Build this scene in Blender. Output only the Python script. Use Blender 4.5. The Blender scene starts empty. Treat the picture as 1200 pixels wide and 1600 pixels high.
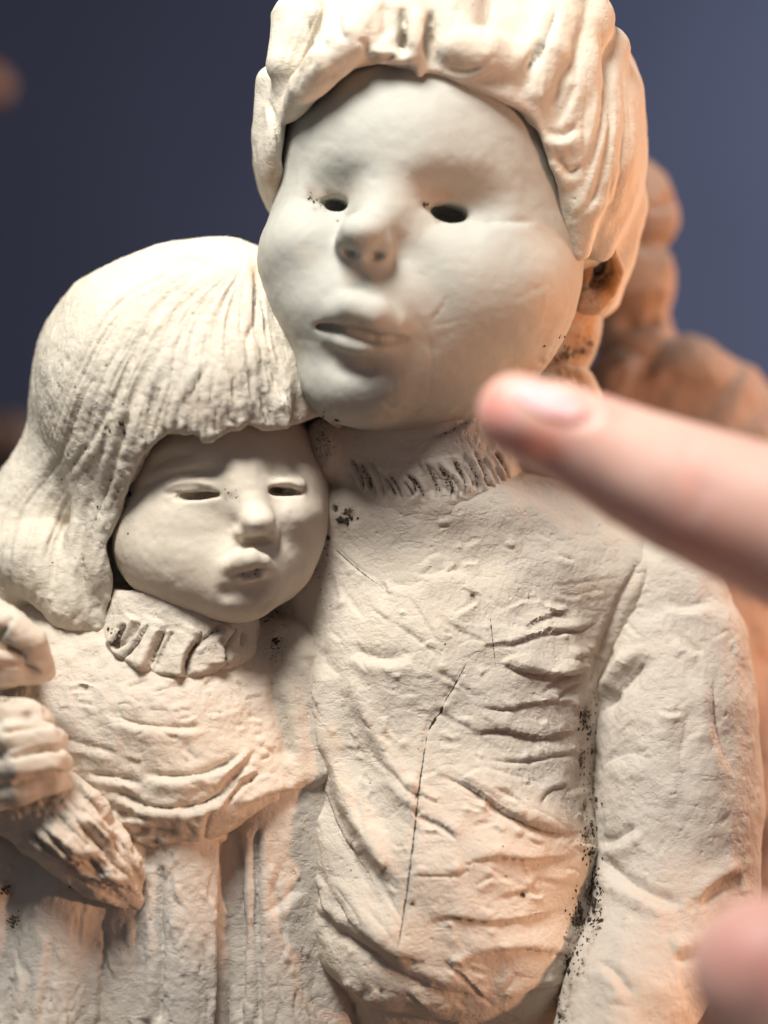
import bpy, math, random
import numpy as np
from mathutils import Vector, Euler
random.seed(7)
np.random.seed(7)
R = math.radians
U = 0.0001            # one sculpting unit = 0.1 mm
DIST = 3000.0         # camera to the plane of the figures' middle, in units (30 cm)
C = bpy.context.scene.collection

# ---------------------------------------------------------------- camera, world, lamps
scene = bpy.context.scene
cam_d = bpy.data.cameras.new('camera')
cam = bpy.data.objects.new('camera', cam_d)
C.objects.link(cam)
cam.location = (0, -DIST * U, 0)
cam.rotation_euler = (R(90), 0, 0)
cam_d.sensor_fit = 'VERTICAL'
cam_d.sensor_height = 36
cam_d.lens = 18 * DIST / 800.0
cam_d.clip_start = 0.01
cam_d.clip_end = 20
cam_d.dof.use_dof = True
cam_d.dof.focus_distance = (DIST - 125) * U
cam_d.dof.aperture_fstop = cam_d.lens / 10.5
scene.camera = cam

world = bpy.data.worlds.new('World')
scene.world = world
world.use_nodes = True
bg = world.node_tree.nodes['Background']
bg.inputs[0].default_value = (0.92, 0.92, 1.0, 1)
bg.inputs[1].default_value = 0.125

def lamp(name, loc, target, size, power, color, spread=180):
    d = bpy.data.lights.new(name, 'AREA')
    d.shape = 'DISK'
    d.size = size * U
    d.energy = power
    d.color = color
    d.spread = R(spread)
    o = bpy.data.objects.new(name, d)
    C.objects.link(o)
    o.location = Vector(loc) * U
    o.rotation_euler = (Vector(target) - Vector(loc)).to_track_quat('-Z', 'Y').to_euler()
    return o
lamp('overhead_lamp', (-700, -1650, 2650), (0, -50, -100), 1250, 0.365, (1.0, 0.965, 0.89), 74)
lamp('desk_lamp', (2500, -1500, -480), (100, 0, -450), 200, 0.58, (1.0, 0.55, 0.33))
lamp('shelf_lamp', (2500, 900, 200), (500, 100, -300), 300, 0.52, (1.0, 0.50, 0.24))
lamp('wall_fill', (5200, 1500, 2600), (2500, 3400, 600), 1800, 2.0, (0.95, 0.96, 1.0), 100)  # added cool lamp that brightens the right of the wall

scene.view_settings.view_transform = 'Standard'
scene.view_settings.look = 'None'
scene.view_settings.exposure = 0.0
scene.view_settings.gamma = 1.0
scene.cycles.use_denoising = True
scene.cycles.max_bounces = 6

# ---------------------------------------------------------------- sculpting tools
def W(px, py, y):
    """a point of the sculpture from its frontal-drawing position and its depth"""
    s = (DIST + y) / DIST
    return np.array([(px - 600) * s, y, (800 - py) * s], dtype=np.float64), s

def hash3(i, j, k, seed):
    h = (i * 374761393 + j * 668265263 + k * 2147483647 + seed * 974711) & 0xffffffff
    h = ((h ^ (h >> 13)) * 1274126177) & 0xffffffff
    h = h ^ (h >> 16)
    return (h & 0xffff).astype(np.float32) / 32767.5 - 1.0

def vnoise(P, scale, seed=0):
    Q = P / np.asarray(scale, dtype=np.float64) + 1000.0
    I = np.floor(Q).astype(np.int64)
    F = Q - I
    F = F * F * (3 - 2 * F)
    out = 0
    for dx in (0, 1):
        wx = F[:, 0] if dx else 1 - F[:, 0]
        for dy in (0, 1):
            wy = F[:, 1] if dy else 1 - F[:, 1]
            for dz in (0, 1):
                wz = F[:, 2] if dz else 1 - F[:, 2]
                out = out + wx * wy * wz * hash3(I[:, 0] + dx, I[:, 1] + dy, I[:, 2] + dz, seed)
    return out

def fbm(P, scale, octaves=3, seed=0):
    out, a = 0, 1.0
    sc = np.asarray(scale, dtype=np.float64)
    for o in range(octaves):
        out = out + a * vnoise(P, sc, seed + 17 * o)
        a *= 0.5
        sc = sc * 0.5
    return out

def sstep(a, b, x):
    t = np.clip((x - a) / (b - a), 0, 1)
    return t * t * (3 - 2 * t)

class Sculpt:
    """a signed-distance block of clay that shapes are pressed into"""
    def __init__(self, px0, px1, py0, py1, y0, y1, vox=3.0):
        cs = [W(px, py, y)[0] for px in (px0, px1) for py in (py0, py1) for y in (y0, y1)]
        lo, hi = np.min(cs, 0), np.max(cs, 0)
        self.lo, self.v = lo, vox
        self.n = np.ceil((hi - lo) / vox).astype(int) + 1
        self.ax = [(lo[i] + np.arange(self.n[i]) * vox).astype(np.float32) for i in range(3)]
        self.d = np.full(self.n, 1e3, dtype=np.float32)
    def box(self, lo, hi):
        i0 = np.clip(np.floor((np.asarray(lo) - self.lo) / self.v).astype(int), 0, self.n)
        i1 = np.clip(np.ceil((np.asarray(hi) - self.lo) / self.v).astype(int) + 1, 0, self.n)
        if np.any(i1 <= i0):
            return None
        sl = tuple(slice(a, b) for a, b in zip(i0, i1))
        X = self.ax[0][sl[0]][:, None, None]
        Y = self.ax[1][sl[1]][None, :, None]
        Z = self.ax[2][sl[2]][None, None, :]
        return sl, X, Y, Z
    def mix(self, sl, b, k, op):
        a = self.d[sl]
        if op == 'add':
            h = np.maximum(k - np.abs(a - b), 0) / k
            self.d[sl] = np.minimum(a, b) - h * h * k * 0.25
        elif op == 'sub':
            b = -b
            h = np.maximum(k - np.abs(a - b), 0) / k
            self.d[sl] = np.maximum(a, b) + h * h * k * 0.25
        elif op == 'and':
            h = np.maximum(k - np.abs(a - b), 0) / k
            self.d[sl] = np.maximum(a, b) + h * h * k * 0.25
    def ell(self, c, r, rot=(0, 0, 0), k=20, op='add'):
        """c = (px, py, depth), r = (across, deep, tall), rot = roll, yaw, pitch in degrees"""
        p, s = W(*c)
        r = np.asarray(r, dtype=np.float64) * s
        m = r.max() + 2 * k + 4
        g = self.box(p - m, p + m)
        if g is None:
            return self
        sl, X, Y, Z = g
        x, y, z = X - p[0], Y - p[1], Z - p[2]
        if any(rot):
            M = np.array(Euler((R(rot[2]), R(rot[0]), R(rot[1]))).to_matrix()).T
            x, y, z = (M[0, 0] * x + M[0, 1] * y + M[0, 2] * z, M[1, 0] * x + M[1, 1] * y + M[1, 2] * z,
                       M[2, 0] * x + M[2, 1] * y + M[2, 2] * z)
        k0 = np.sqrt((x / r[0]) ** 2 + (y / r[1]) ** 2 + (z / r[2]) ** 2) + 1e-6
        k1 = np.sqrt((x / r[0] ** 2) ** 2 + (y / r[1] ** 2) ** 2 + (z / r[2] ** 2) ** 2) + 1e-9
        self.mix(sl, (k0 * (k0 - 1) / k1).astype(np.float32), k, op)
        return self
    def cap(self, pts, k=20, op='add'):
        """a tapering roll of clay through (px, py, depth, radius) points"""
        q = []
        for (px, py, y, r) in pts:
            p, s = W(px, py, y)
            q.append((p, r * s))
        lo = np.min([p - r for p, r in q], 0) - 2 * k - 4
        hi = np.max([p + r for p, r in q], 0) + 2 * k + 4
        g = self.box(lo, hi)
        if g is None:
            return self
        sl, X, Y, Z = g
        best = None
        for (a, ra), (b, rb) in zip(q[:-1], q[1:]):
            ab = b - a
            t = ((X - a[0]) * ab[0] + (Y - a[1]) * ab[1] + (Z - a[2]) * ab[2]) / max(float(ab @ ab), 1e-6)
            t = np.clip(t, 0, 1)
            d = np.sqrt((X - a[0] - t * ab[0]) ** 2 + (Y - a[1] - t * ab[1]) ** 2 + (Z - a[2] - t * ab[2]) ** 2)
            d = d - (ra + (rb - ra) * t)
            best = d if best is None else np.minimum(best, d)
        self.mix(sl, best.astype(np.float32), k, op)
        return self
    def prism(self, poly, y0, y1, k=12, op='sub'):
        """cut or keep a prism with the outline poly (px, py) between two depths"""
        poly = np.asarray(poly, dtype=np.float32)
        sl, X, Y, Z = self.box(self.lo, self.lo + self.n * self.v)
        s = (DIST + Y) / DIST
        PX = X / s + 600 + 0 * Z
        PY = 800 - Z / s + 0 * X
        # distances on the frontal drawing, then looked up for every depth
        u0, u1 = PX.min() - 5, PX.max() + 5
        v0, v1 = PY.min() - 5, PY.max() + 5
        st = 2.0
        gu = np.arange(u0, u1 + st, st, dtype=np.float32)
        gv = np.arange(v0, v1 + st, st, dtype=np.float32)
        A, B = np.meshgrid(gu, gv, indexing='ij')
        d2 = np.full(A.shape, 1e9, dtype=np.float32)
        ins = np.zeros(A.shape, dtype=bool)
        n = len(poly)
        for i in range(n):
            a, b = poly[i], poly[(i + 1) % n]
            e = b - a
            t = np.clip(((A - a[0]) * e[0] + (B - a[1]) * e[1]) / max(float(e @ e), 1e-6), 0, 1)
            d2 = np.minimum(d2, (A - a[0] - t * e[0]) ** 2 + (B - a[1] - t * e[1]) ** 2)
            if abs(e[1]) > 1e-6:
                c = ((a[1] > B) != (b[1] > B)) & (A < e[0] * (B - a[1]) / e[1] + a[0])
                ins ^= c
        D2 = np.sqrt(d2) * np.where(ins, -1, 1)
        iu = np.clip(((PX - u0) / st + 0.5).astype(np.int32), 0, len(gu) - 1)
        iv = np.clip(((PY - v0) / st + 0.5).astype(np.int32), 0, len(gv) - 1)
        d = D2[iu, iv]
        d = np.maximum(d, np.maximum(Y - y1, y0 - Y))
        self.mix(sl, d, k, op)
        return self
    def mesh(self):
        d = self.d
        d[0], d[-1] = np.maximum(d[0], 1), np.maximum(d[-1], 1)
        d[:, 0], d[:, -1] = np.maximum(d[:, 0], 1), np.maximum(d[:, -1], 1)
        d[:, :, 0], d[:, :, -1] = np.maximum(d[:, :, 0], 1), np.maximum(d[:, :, -1], 1)
        s = d < 0
        c = s[:-1, :-1, :-1].astype(np.int8)
        for dx in (0, 1):
            for dy in (0, 1):
                for dz in (0, 1):
                    if dx or dy or dz:
                        c = c + s[dx:s.shape[0] - 1 + dx, dy:s.shape[1] - 1 + dy, dz:s.shape[2] - 1 + dz]
        cells = np.argwhere((c > 0) & (c < 8))
        del c
        idx = np.full(np.array(d.shape) - 1, -1, dtype=np.int32)
        idx[tuple(cells.T)] = np.arange(len(cells))
        cor = [(dx, dy, dz) for dx in (0, 1) for dy in (0, 1) for dz in (0, 1)]
        val = {o: d[cells[:, 0] + o[0], cells[:, 1] + o[1], cells[:, 2] + o[2]] for o in cor}
        acc = np.zeros((len(cells), 3))
        cnt = np.zeros(len(cells))
        for o in cor:
            for axi in range(3):
                if o[axi] == 0:
                    e = list(o)
                    e[axi] = 1
                    a, b = val[o], val[tuple(e)]
                    m = (a < 0) != (b < 0)
                    t = np.where(m, a / np.where(np.abs(a - b) < 1e-9, 1, a - b), 0)
                    p = np.tile(np.array(o, dtype=np.float64), (len(cells), 1))
                    p[:, axi] += t
                    acc[m] += p[m]
                    cnt[m] += 1
        V = self.lo + (cells + acc / cnt[:, None]) * self.v
        F = []
        for axi in range(3):
            o1, o2 = [(1, 2), (2, 0), (0, 1)][axi]
            a = [slice(1, -1)] * 3
            b = [slice(1, -1)] * 3
            a[axi] = slice(0, -1)
            b[axi] = slice(1, None)
            sa, sb = s[tuple(a)], s[tuple(b)]
            for flip in (False, True):
                E = np.argwhere((sa & ~sb) if not flip else (~sa & sb))
                if not len(E):
                    continue
                E[:, o1] += 1
                E[:, o2] += 1
                q = []
                for (u, v) in ((-1, -1), (0, -1), (0, 0), (-1, 0)):
                    e = E.copy()
                    e[:, o1] += u
                    e[:, o2] += v
                    q.append(idx[e[:, 0], e[:, 1], e[:, 2]])
                q = np.stack(q if not flip else q[::-1], 1)
                F.append(q)
        F = np.concatenate(F)
        F = F[(F >= 0).all(1)]
        return Clay(V, F)

class Clay:
    """the meshed clay; tools press lines, dents and grain into its vertices"""
    def __init__(self, V, F):
        self.V, self.F = V, F
        self.dirt = np.zeros(len(V))
        self.ochre = np.zeros(len(V))
        self.normals()
        self.smooth(1)
    def normals(self):
        V, F = self.V, self.F
        n = np.cross(V[F[:, 2]] - V[F[:, 0]], V[F[:, 3]] - V[F[:, 1]])
        N = np.stack([sum(np.bincount(F[:, j], n[:, i], len(V)) for j in range(4)) for i in range(3)], 1)
        self.N = N / (np.linalg.norm(N, axis=1)[:, None] + 1e-12)
        s = (DIST + V[:, 1]) / DIST
        self.px, self.py = V[:, 0] / s + 600, 800 - V[:, 2] / s
        view = np.stack([-V[:, 0], -DIST - V[:, 1], -V[:, 2]], 1)
        view /= np.linalg.norm(view, axis=1)[:, None]
        self.face = (self.N * view).sum(1)
        return self
    def edges(self):
        if not hasattr(self, '_e'):
            self._e = np.concatenate([self.F[:, [0, 1]], self.F[:, [1, 2]], self.F[:, [2, 3]], self.F[:, [3, 0]]])
        return self._e
    def smooth(self, it=1, f=0.5, w=None):
        E = self.edges()
        n = len(self.V)
        deg = np.bincount(E[:, 0], minlength=n) + np.bincount(E[:, 1], minlength=n)
        for _ in range(it):
            A = np.stack([np.bincount(E[:, 0], self.V[E[:, 1], i], n) + np.bincount(E[:, 1], self.V[E[:, 0], i], n)
                          for i in range(3)], 1) / np.maximum(deg, 1)[:, None]
            ff = f if w is None else f * w[:, None]
            self.V = self.V + (A - self.V) * ff
        return self.normals()
    def line(self, pts, margin):
        """distance, signed side and 0..1 run of every nearby front vertex to a drawn line"""
        P = np.asarray(pts, dtype=np.float64)[:, :2]
        m = ((self.px > P[:, 0].min() - margin) & (self.px < P[:, 0].max() + margin) &
             (self.py > P[:, 1].min() - margin) & (self.py < P[:, 1].max() + margin) & (self.face > 0.02))
        ids = np.nonzero(m)[0]
        x, y = self.px[ids], self.py[ids]
        L = np.concatenate([[0], np.cumsum(np.linalg.norm(np.diff(P, axis=0), axis=1))])
        best = np.full(len(ids), 1e9)
        sd = np.zeros(len(ids))
        run = np.zeros(len(ids))
        for i in range(len(P) - 1):
            a, b = P[i], P[i + 1]
            e = b - a
            t = np.clip(((x - a[0]) * e[0] + (y - a[1]) * e[1]) / max(e @ e, 1e-9), 0, 1)
            dx, dy = x - a[0] - t * e[0], y - a[1] - t * e[1]
            d = np.hypot(dx, dy)
            m = d < best
            best[m] = d[m]
            sd[m] = np.sign(e[0] * dy - e[1] * dx)[m]
            run[m] = ((L[i] + t * (L[i + 1] - L[i])) / max(L[-1], 1e-9))[m]
        return ids, best, sd, run
    def stroke(self, pts, w=6, depth=6, lip=0.0, side=0, lipw=None, taper=0.25, wob=0.25, dirt=0.0, smoothpath=True, mask=None, step=0.0, ochre=0.0):
        """press a groove; lip raises clay beside it (side +1 = right-hand/below a left-to-right line);
        step lifts one whole side of the line and lets it fade out"""
        if smoothpath and len(pts) > 2:
            pts = curve(pts)
        lw = lipw or w * 2.2
        ids, d, sd, run = self.line(pts, lw * 3.2 + w)
        if not len(ids):
            return self
        env = np.ones(len(ids))
        if taper > 0:
            env = sstep(0, taper, run) * sstep(0, taper, 1 - run)
        P = self.V[ids]
        nz = vnoise(P, 22, int(abs(pts[0][0] * 3 + pts[0][1])) % 97)
        env = env * (1 + wob * nz)
        dd = d * (1 + 0.35 * wob * vnoise(P, 11, 5))
        a = -depth * np.exp(-(dd / w) ** 2)
        if lip:
            u = (d - w * 1.3) / lw
            l = np.exp(-u * u) * lip
            if side:
                l = l * (sd == side)
            a = a + l
        if step:
            a = a + step * (sd == side) * np.exp(-(d / lw) ** 1.5)
        a = a * env * np.clip(self.face[ids] * 2.5, 0, 1)
        self.V[ids] += self.N[ids] * a[:, None]
        if dirt:
            self.dirt[ids] = np.maximum(self.dirt[ids], dirt * np.exp(-(d / (w * 1.4)) ** 2) * env)
        if ochre:
            self.ochre[ids] = np.maximum(self.ochre[ids], ochre * np.exp(-(d / (w * 1.4)) ** 2) * env)
        return self
    def dab(self, c, r, amt, dirt=0.0, ochre=0.0, rot=0, push=None):
        """raise or press a round dab at (px, py); r = radius or (rx, ry)"""
        rx, ry = (r, r) if np.isscalar(r) else r
        dx, dy = self.px - c[0], self.py - c[1]
        ca, sa = math.cos(R(rot)), math.sin(R(rot))
        u, v = (dx * ca + dy * sa) / rx, (-dx * sa + dy * ca) / ry
        q = u * u + v * v
        m = (q < 6) & (self.face > 0)
        g = np.exp(-q[m]) * np.clip(self.face[m] * 2, 0, 1)
        D = self.N[m] if push is None else np.asarray(push, dtype=np.float64)[None, :]
        self.V[m] += D * (g * amt)[:, None]
        if dirt:
            self.dirt[m] = np.maximum(self.dirt[m], dirt * g)
        if ochre:
            self.ochre[m] = np.maximum(self.ochre[m], ochre * g)
        return self
    def grain(self, amp, scale, octaves=3, seed=0, mask=None):
        n = fbm(self.V, scale, octaves, seed) * amp
        if mask is not None:
            n = n * mask
        self.V = self.V + self.N * n[:, None]
        return self.normals()
    def build(self, name, mat, parent=None):
        me = bpy.data.meshes.new(name)
        nv, nf = len(self.V), len(self.F)
        me.vertices.add(nv)
        me.vertices.foreach_set('co', (self.V * U).astype(np.float32).ravel())
        me.loops.add(nf * 4)
        me.loops.foreach_set('vertex_index', self.F.astype(np.int32).ravel())
        me.polygons.add(nf)
        me.polygons.foreach_set('loop_start', np.arange(0, nf * 4, 4, dtype=np.int32))
        me.polygons.foreach_set('use_smooth', np.ones(nf, dtype=bool))
        me.update()
        for nm, arr in (('dirt', self.dirt), ('ochre', self.ochre)):
            at = me.attributes.new(nm, 'FLOAT', 'POINT')
            at.data.foreach_set('value', arr.astype(np.float32))
        me.materials.append(mat)
        o = bpy.data.objects.new(name, me)
        C.objects.link(o)
        if parent is not None:
            o.parent = parent
        return o

def curve(pts, n=8):
    """a smooth line through the drawn points"""
    P = np.asarray(pts, dtype=np.float64)
    Q = np.vstack([2 * P[0] - P[1], P, 2 * P[-1] - P[-2]])
    out = []
    for i in range(1, len(Q) - 2):
        p0, p1, p2, p3 = Q[i - 1], Q[i], Q[i + 1], Q[i + 2]
        for t in np.linspace(0, 1, n, endpoint=False):
            out.append(0.5 * (2 * p1 + (p2 - p0) * t + (2 * p0 - 5 * p1 + 4 * p2 - p3) * t * t + (3 * p1 - p0 - 3 * p2 + p3) * t ** 3))
    out.append(P[-1])
    return np.array(out)

def strands(clay, left, right, n, w, depth, jit=4, seed=1, lip=0.3, u0=0.0, u1=1.0, dirt=0.0):
    """grooves combed between two guide lines"""
    rnd = np.random.RandomState(seed)
    A, B = curve(left), curve(right)
    m = 24
    ra = np.stack([np.interp(np.linspace(0, 1, m), np.linspace(0, 1, len(A)), A[:, i]) for i in range(2)], 1)
    rb = np.stack([np.interp(np.linspace(0, 1, m), np.linspace(0, 1, len(B)), B[:, i]) for i in range(2)], 1)
    for i in range(n):
        t = (i + rnd.uniform(0.1, 0.9)) / n
        a, b = sorted(rnd.uniform(0, 1, 2))
        if b - a < 0.35:
            a, b = max(0, a - 0.2), min(1, b + 0.25)
        a, b = u0 + a * (u1 - u0), u0 + b * (u1 - u0)
        i0, i1 = int(a * (m - 1)), max(int(b * (m - 1)), int(a * (m - 1)) + 3)
        L = ra * (1 - t) + rb * t
        L = L[i0:i1 + 1] + np.cumsum(rnd.normal(0, jit * 0.15, (len(L[i0:i1 + 1]), 2)), 0)
        if len(L) < 3:
            continue
        k = rnd.uniform(0.6, 1.4)
        clay.stroke(L, w * rnd.uniform(0.7, 1.4), depth * k, lip * depth * k, rnd.choice([-1, 1]), taper=0.35, smoothpath=False, dirt=dirt * rnd.uniform(0, 1))
    clay.normals()

def thing(name, label, cat, loc=(0, 0, 0)):
    o = bpy.data.objects.new(name, None)
    C.objects.link(o)
    o.empty_display_size = 0.01
    o.location = Vector(loc) * U
    o['label'] = label
    o['category'] = cat
    return o

def on_clay(clay, P):
    """the frontmost points of the clay under drawn positions, with their normals"""
    out = []
    P = np.asarray(P, dtype=np.float64)
    m = (clay.face > 0.05) & (clay.px > P[:, 0].min() - 9) & (clay.px < P[:, 0].max() + 9) & (clay.py > P[:, 1].min() - 9) & (clay.py < P[:, 1].max() + 9)
    ids = np.nonzero(m)[0]
    for x, y in P:
        d = (clay.px[ids] - x) ** 2 + (clay.py[ids] - y) ** 2
        near = ids[d < 36]
        if not len(near):
            continue
        d = d[d < 36]
        Y = clay.V[near, 1]
        k = Y < Y.min() + 14
        near, w = near[k], 1 / (d[k] + 0.8)
        w = w / w.sum()
        dep = (clay.V[near, 1] * w).sum()
        n = (clay.N[near] * w[:, None]).sum(0)
        p, _ = W(x, y, dep)
        out.append((p, n / (np.linalg.norm(n) + 1e-9)))
    return out

def raw_mesh(name, V, F, mat, parent, kind=None):
    me = bpy.data.meshes.new(name)
    me.from_pydata((np.asarray(V) * U).tolist(), [], F)
    me.update()
    me.materials.append(mat)
    o = bpy.data.objects.new(name, me)
    C.objects.link(o)
    if parent is not None:
        o.parent = parent
    if kind:
        o['kind'] = kind
    return o

def threads(name, jobs, mat, parent, kind=None, seed=1):
    """thin uneven dark cracks following the clay; jobs = (clay, path, radius, waver)"""
    rnd = np.random.RandomState(seed)
    V, F = [], []
    for clay, path, r, wav in jobs:
        P = curve(path, 10)
        L = np.concatenate([[0], np.cumsum(np.linalg.norm(np.diff(P, axis=0), axis=1))])
        t = np.arange(0, L[-1], 2.5)
        P = np.stack([np.interp(t, L, P[:, i]) for i in range(2)], 1)
        P = P + np.convolve(rnd.normal(0, wav, len(P)), np.ones(5) / 5, 'same')[:, None]
        q = on_clay(clay, P)
        if len(q) < 3:
            continue
        base = len(V)
        n = len(q)
        for i, (p, nn) in enumerate(q):
            a = q[max(i - 1, 0)][0]
            b = q[min(i + 1, n - 1)][0]
            t_ = (b - a) / (np.linalg.norm(b - a) + 1e-9)
            s = np.cross(t_, nn)
            rr = r * min(1, 0.35 + 4 * i / n, 0.35 + 4 * (n - 1 - i) / n) * rnd.uniform(0.55, 1.35)
            c = p - nn * r * 0.25
            for k in range(4):
                an = math.pi / 2 * k
                V.append(c + s * math.cos(an) * rr + nn * math.sin(an) * rr * 0.6)
        for i in range(n - 1):
            for k in range(4):
                F.append((base + i * 4 + k, base + i * 4 + (k + 1) % 4, base + i * 4 + 4 + (k + 1) % 4, base + i * 4 + 4 + k))
    return raw_mesh(name, V, F, mat, parent, kind)

def crumbs(name, jobs, mat, parent, seed=1):
    """dark crumbs of grime lodged in the crevices; jobs = (clay, centre, spread (x, y), count, size)"""
    rnd = np.random.RandomState(seed)
    V, F = [], []
    ico = np.array([(1, 0, 0), (-1, 0, 0), (0, 1, 0), (0, -1, 0), (0, 0, 1), (0, 0, -1)], dtype=np.float64)
    fc = [(0, 2, 4), (2, 1, 4), (1, 3, 4), (3, 0, 4), (2, 0, 5), (1, 2, 5), (3, 1, 5), (0, 3, 5)]
    for clay, c, sp, cnt, size in jobs:
        P = np.stack([rnd.normal(c[0], sp[0], cnt), rnd.normal(c[1], sp[1], cnt)], 1)
        for p, nn in on_clay(clay, P):
            s = size * 0.78 * rnd.lognormal(-0.1, 0.5)
            A = np.linalg.qr(rnd.normal(0, 1, (3, 3)))[0]
            v = (ico * rnd.uniform(0.5, 1.2, (6, 1))) @ A * s
            v = v - nn[None, :] * (v @ nn)[:, None] * 0.5
            b = len(V)
            V.extend(p + v)
            F.extend([tuple(b + i for i in f) for f in fc])
    return raw_mesh(name, V, F, mat, parent, 'stuff')

# ---------------------------------------------------------------- materials
def nodes(name):
    m = bpy.data.materials.new(name)
    m.use_nodes = True
    nt = m.node_tree
    return m, nt, nt.nodes['Principled BSDF']

def add(nt, kind, **kw):
    n = nt.nodes.new(kind)
    for k, v in kw.items():
        if k in n.inputs:
            n.inputs[k].default_value = v
        else:
            setattr(n, k, v)
    return n

def mixc(nt, fac, a, b):
    n = nt.nodes.new('ShaderNodeMix')
    n.data_type = 'RGBA'
    for sock, v in ((n.inputs[0], fac), (n.inputs[6], a), (n.inputs[7], b)):
        if isinstance(v, (tuple, list)):
            sock.default_value = (*v, 1) if len(v) == 3 else v
        elif isinstance(v, (int, float)):
            sock.default_value = v
        else:
            nt.links.new(v, sock)
    return n.outputs[2]

def ramp(nt, src, p0, p1, c0=(0, 0, 0, 1), c1=(1, 1, 1, 1)):
    r = nt.nodes.new('ShaderNodeValToRGB')
    r.color_ramp.elements[0].position, r.color_ramp.elements[1].position = p0, p1
    r.color_ramp.elements[0].color, r.color_ramp.elements[1].color = c0, c1
    nt.links.new(src, r.inputs[0])
    return r.outputs[0]

def clay_mat(name, base, second, stain, rough=0.85, bump=0.35, pits=True, speck=0.6, grain=1.0):
    m, nt, b = nodes(name)
    L = nt.links.new
    tc = nt.nodes.new('ShaderNodeTexCoord').outputs['Object']
    def noise(scale, detail=4, rough=0.55):
        n = add(nt, 'ShaderNodeTexNoise', Scale=scale, Detail=detail, Roughness=rough)
        L(tc, n.inputs['Vector'])
        return n.outputs['Fac']
    big = noise(55, 4)
    col = mixc(nt, ramp(nt, big, 0.38, 0.66), base, second)
    mid = noise(210, 5, 0.65)
    f2 = nt.nodes.new('ShaderNodeMath'); f2.operation = 'MULTIPLY'
    L(ramp(nt, mid, 0.56, 0.78), f2.inputs[0]); f2.inputs[1].default_value = 0.55
    col = mixc(nt, f2.outputs[0], col, stain)
    # ochre stains with painted lamp warmth and shade; black grime specks, painted crease shade
    oc = nt.nodes.new('ShaderNodeAttribute'); oc.attribute_name = 'ochre'
    om = nt.nodes.new('ShaderNodeMath'); om.operation = 'MULTIPLY'
    L(oc.outputs['Fac'], om.inputs[0]); L(ramp(nt, noise(330, 5, 0.7), 0.22, 0.52), om.inputs[1])
    col = mixc(nt, om.outputs[0], col, (0.36, 0.17, 0.055))
    dt = nt.nodes.new('ShaderNodeAttribute'); dt.attribute_name = 'dirt'
    ds = nt.nodes.new('ShaderNodeMath'); ds.operation = 'MULTIPLY_ADD'
    L(dt.outputs['Fac'], ds.inputs[0]); ds.inputs[1].default_value = 0.50
    L(noise(2300, 4, 0.7), ds.inputs[2])
    dd = ramp(nt, ds.outputs[0], 0.80, 0.90)
    col = mixc(nt, dd, col, (0.022, 0.016, 0.012))
    gr = nt.nodes.new('ShaderNodeMath'); gr.operation = 'MULTIPLY'
    L(dt.outputs['Fac'], gr.inputs[0]); L(ramp(nt, noise(520, 4, 0.7), 0.25, 0.75), gr.inputs[1])
    col = mixc(nt, gr.outputs[0], col, (0.15, 0.105, 0.07))
    if speck:
        vo = add(nt, 'ShaderNodeTexVoronoi', Scale=260.0, Randomness=1.0)
        L(tc, vo.inputs['Vector'])
        sel = nt.nodes.new('ShaderNodeMath'); sel.operation = 'MULTIPLY'
        L(ramp(nt, vo.outputs['Distance'], 0.05, 0.075, (1, 1, 1, 1), (0, 0, 0, 1)), sel.inputs[0])
        L(ramp(nt, noise(48, 2), 0.60, 0.66), sel.inputs[1])
        sm = nt.nodes.new('ShaderNodeMath'); sm.operation = 'MULTIPLY'
        L(sel.outputs[0], sm.inputs[0]); sm.inputs[1].default_value = speck
        col = mixc(nt, sm.outputs[0], col, (0.07, 0.05, 0.035))
    L(col, b.inputs['Base Color'])
    b.inputs['Roughness'].default_value = rough
    b.inputs['Specular IOR Level'].default_value = 0.25
    # relief: soft lumps, grain, pits and scraped hairlines
    fine = noise(1500 * grain, 4, 0.65)
    h = nt.nodes.new('ShaderNodeMath'); h.operation = 'MULTIPLY_ADD'
    L(mid, h.inputs[0]); h.inputs[1].default_value = 1.6; L(fine, h.inputs[2])
    hs = h.outputs[0]
    if pits:
        v2 = add(nt, 'ShaderNodeTexVoronoi', Scale=420.0)
        L(tc, v2.inputs['Vector'])
        pm = nt.nodes.new('ShaderNodeMath'); pm.operation = 'MULTIPLY_ADD'
        L(ramp(nt, v2.outputs['Distance'], 0.0, 0.16), pm.inputs[0]); pm.inputs[1].default_value = 0.8
        L(hs, pm.inputs[2])
        hs = pm.outputs[0]
    mp = add(nt, 'ShaderNodeMapping'); mp.inputs['Scale'].default_value = (0.35, 1.0, 1.0); mp.inputs['Rotation'].default_value = (0, R(18), 0)
    L(tc, mp.inputs['Vector'])
    sn = add(nt, 'ShaderNodeTexNoise', Scale=620.0, Detail=3.0, Roughness=0.6, Distortion=0.6); L(mp.outputs[0], sn.inputs['Vector'])
    sc_ = nt.nodes.new('ShaderNodeMath'); sc_.operation = 'MULTIPLY_ADD'
    L(ramp(nt, sn.outputs['Fac'], 0.36, 0.46), sc_.inputs[0]); sc_.inputs[1].default_value = 0.28 if pits else 0.0; L(hs, sc_.inputs[2])
    hs = sc_.outputs[0]
    bp = add(nt, 'ShaderNodeBump', Strength=bump, Distance=0.0006)
    L(hs, bp.inputs['Height'])
    L(bp.outputs[0], b.inputs['Normal'])
    return m

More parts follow.
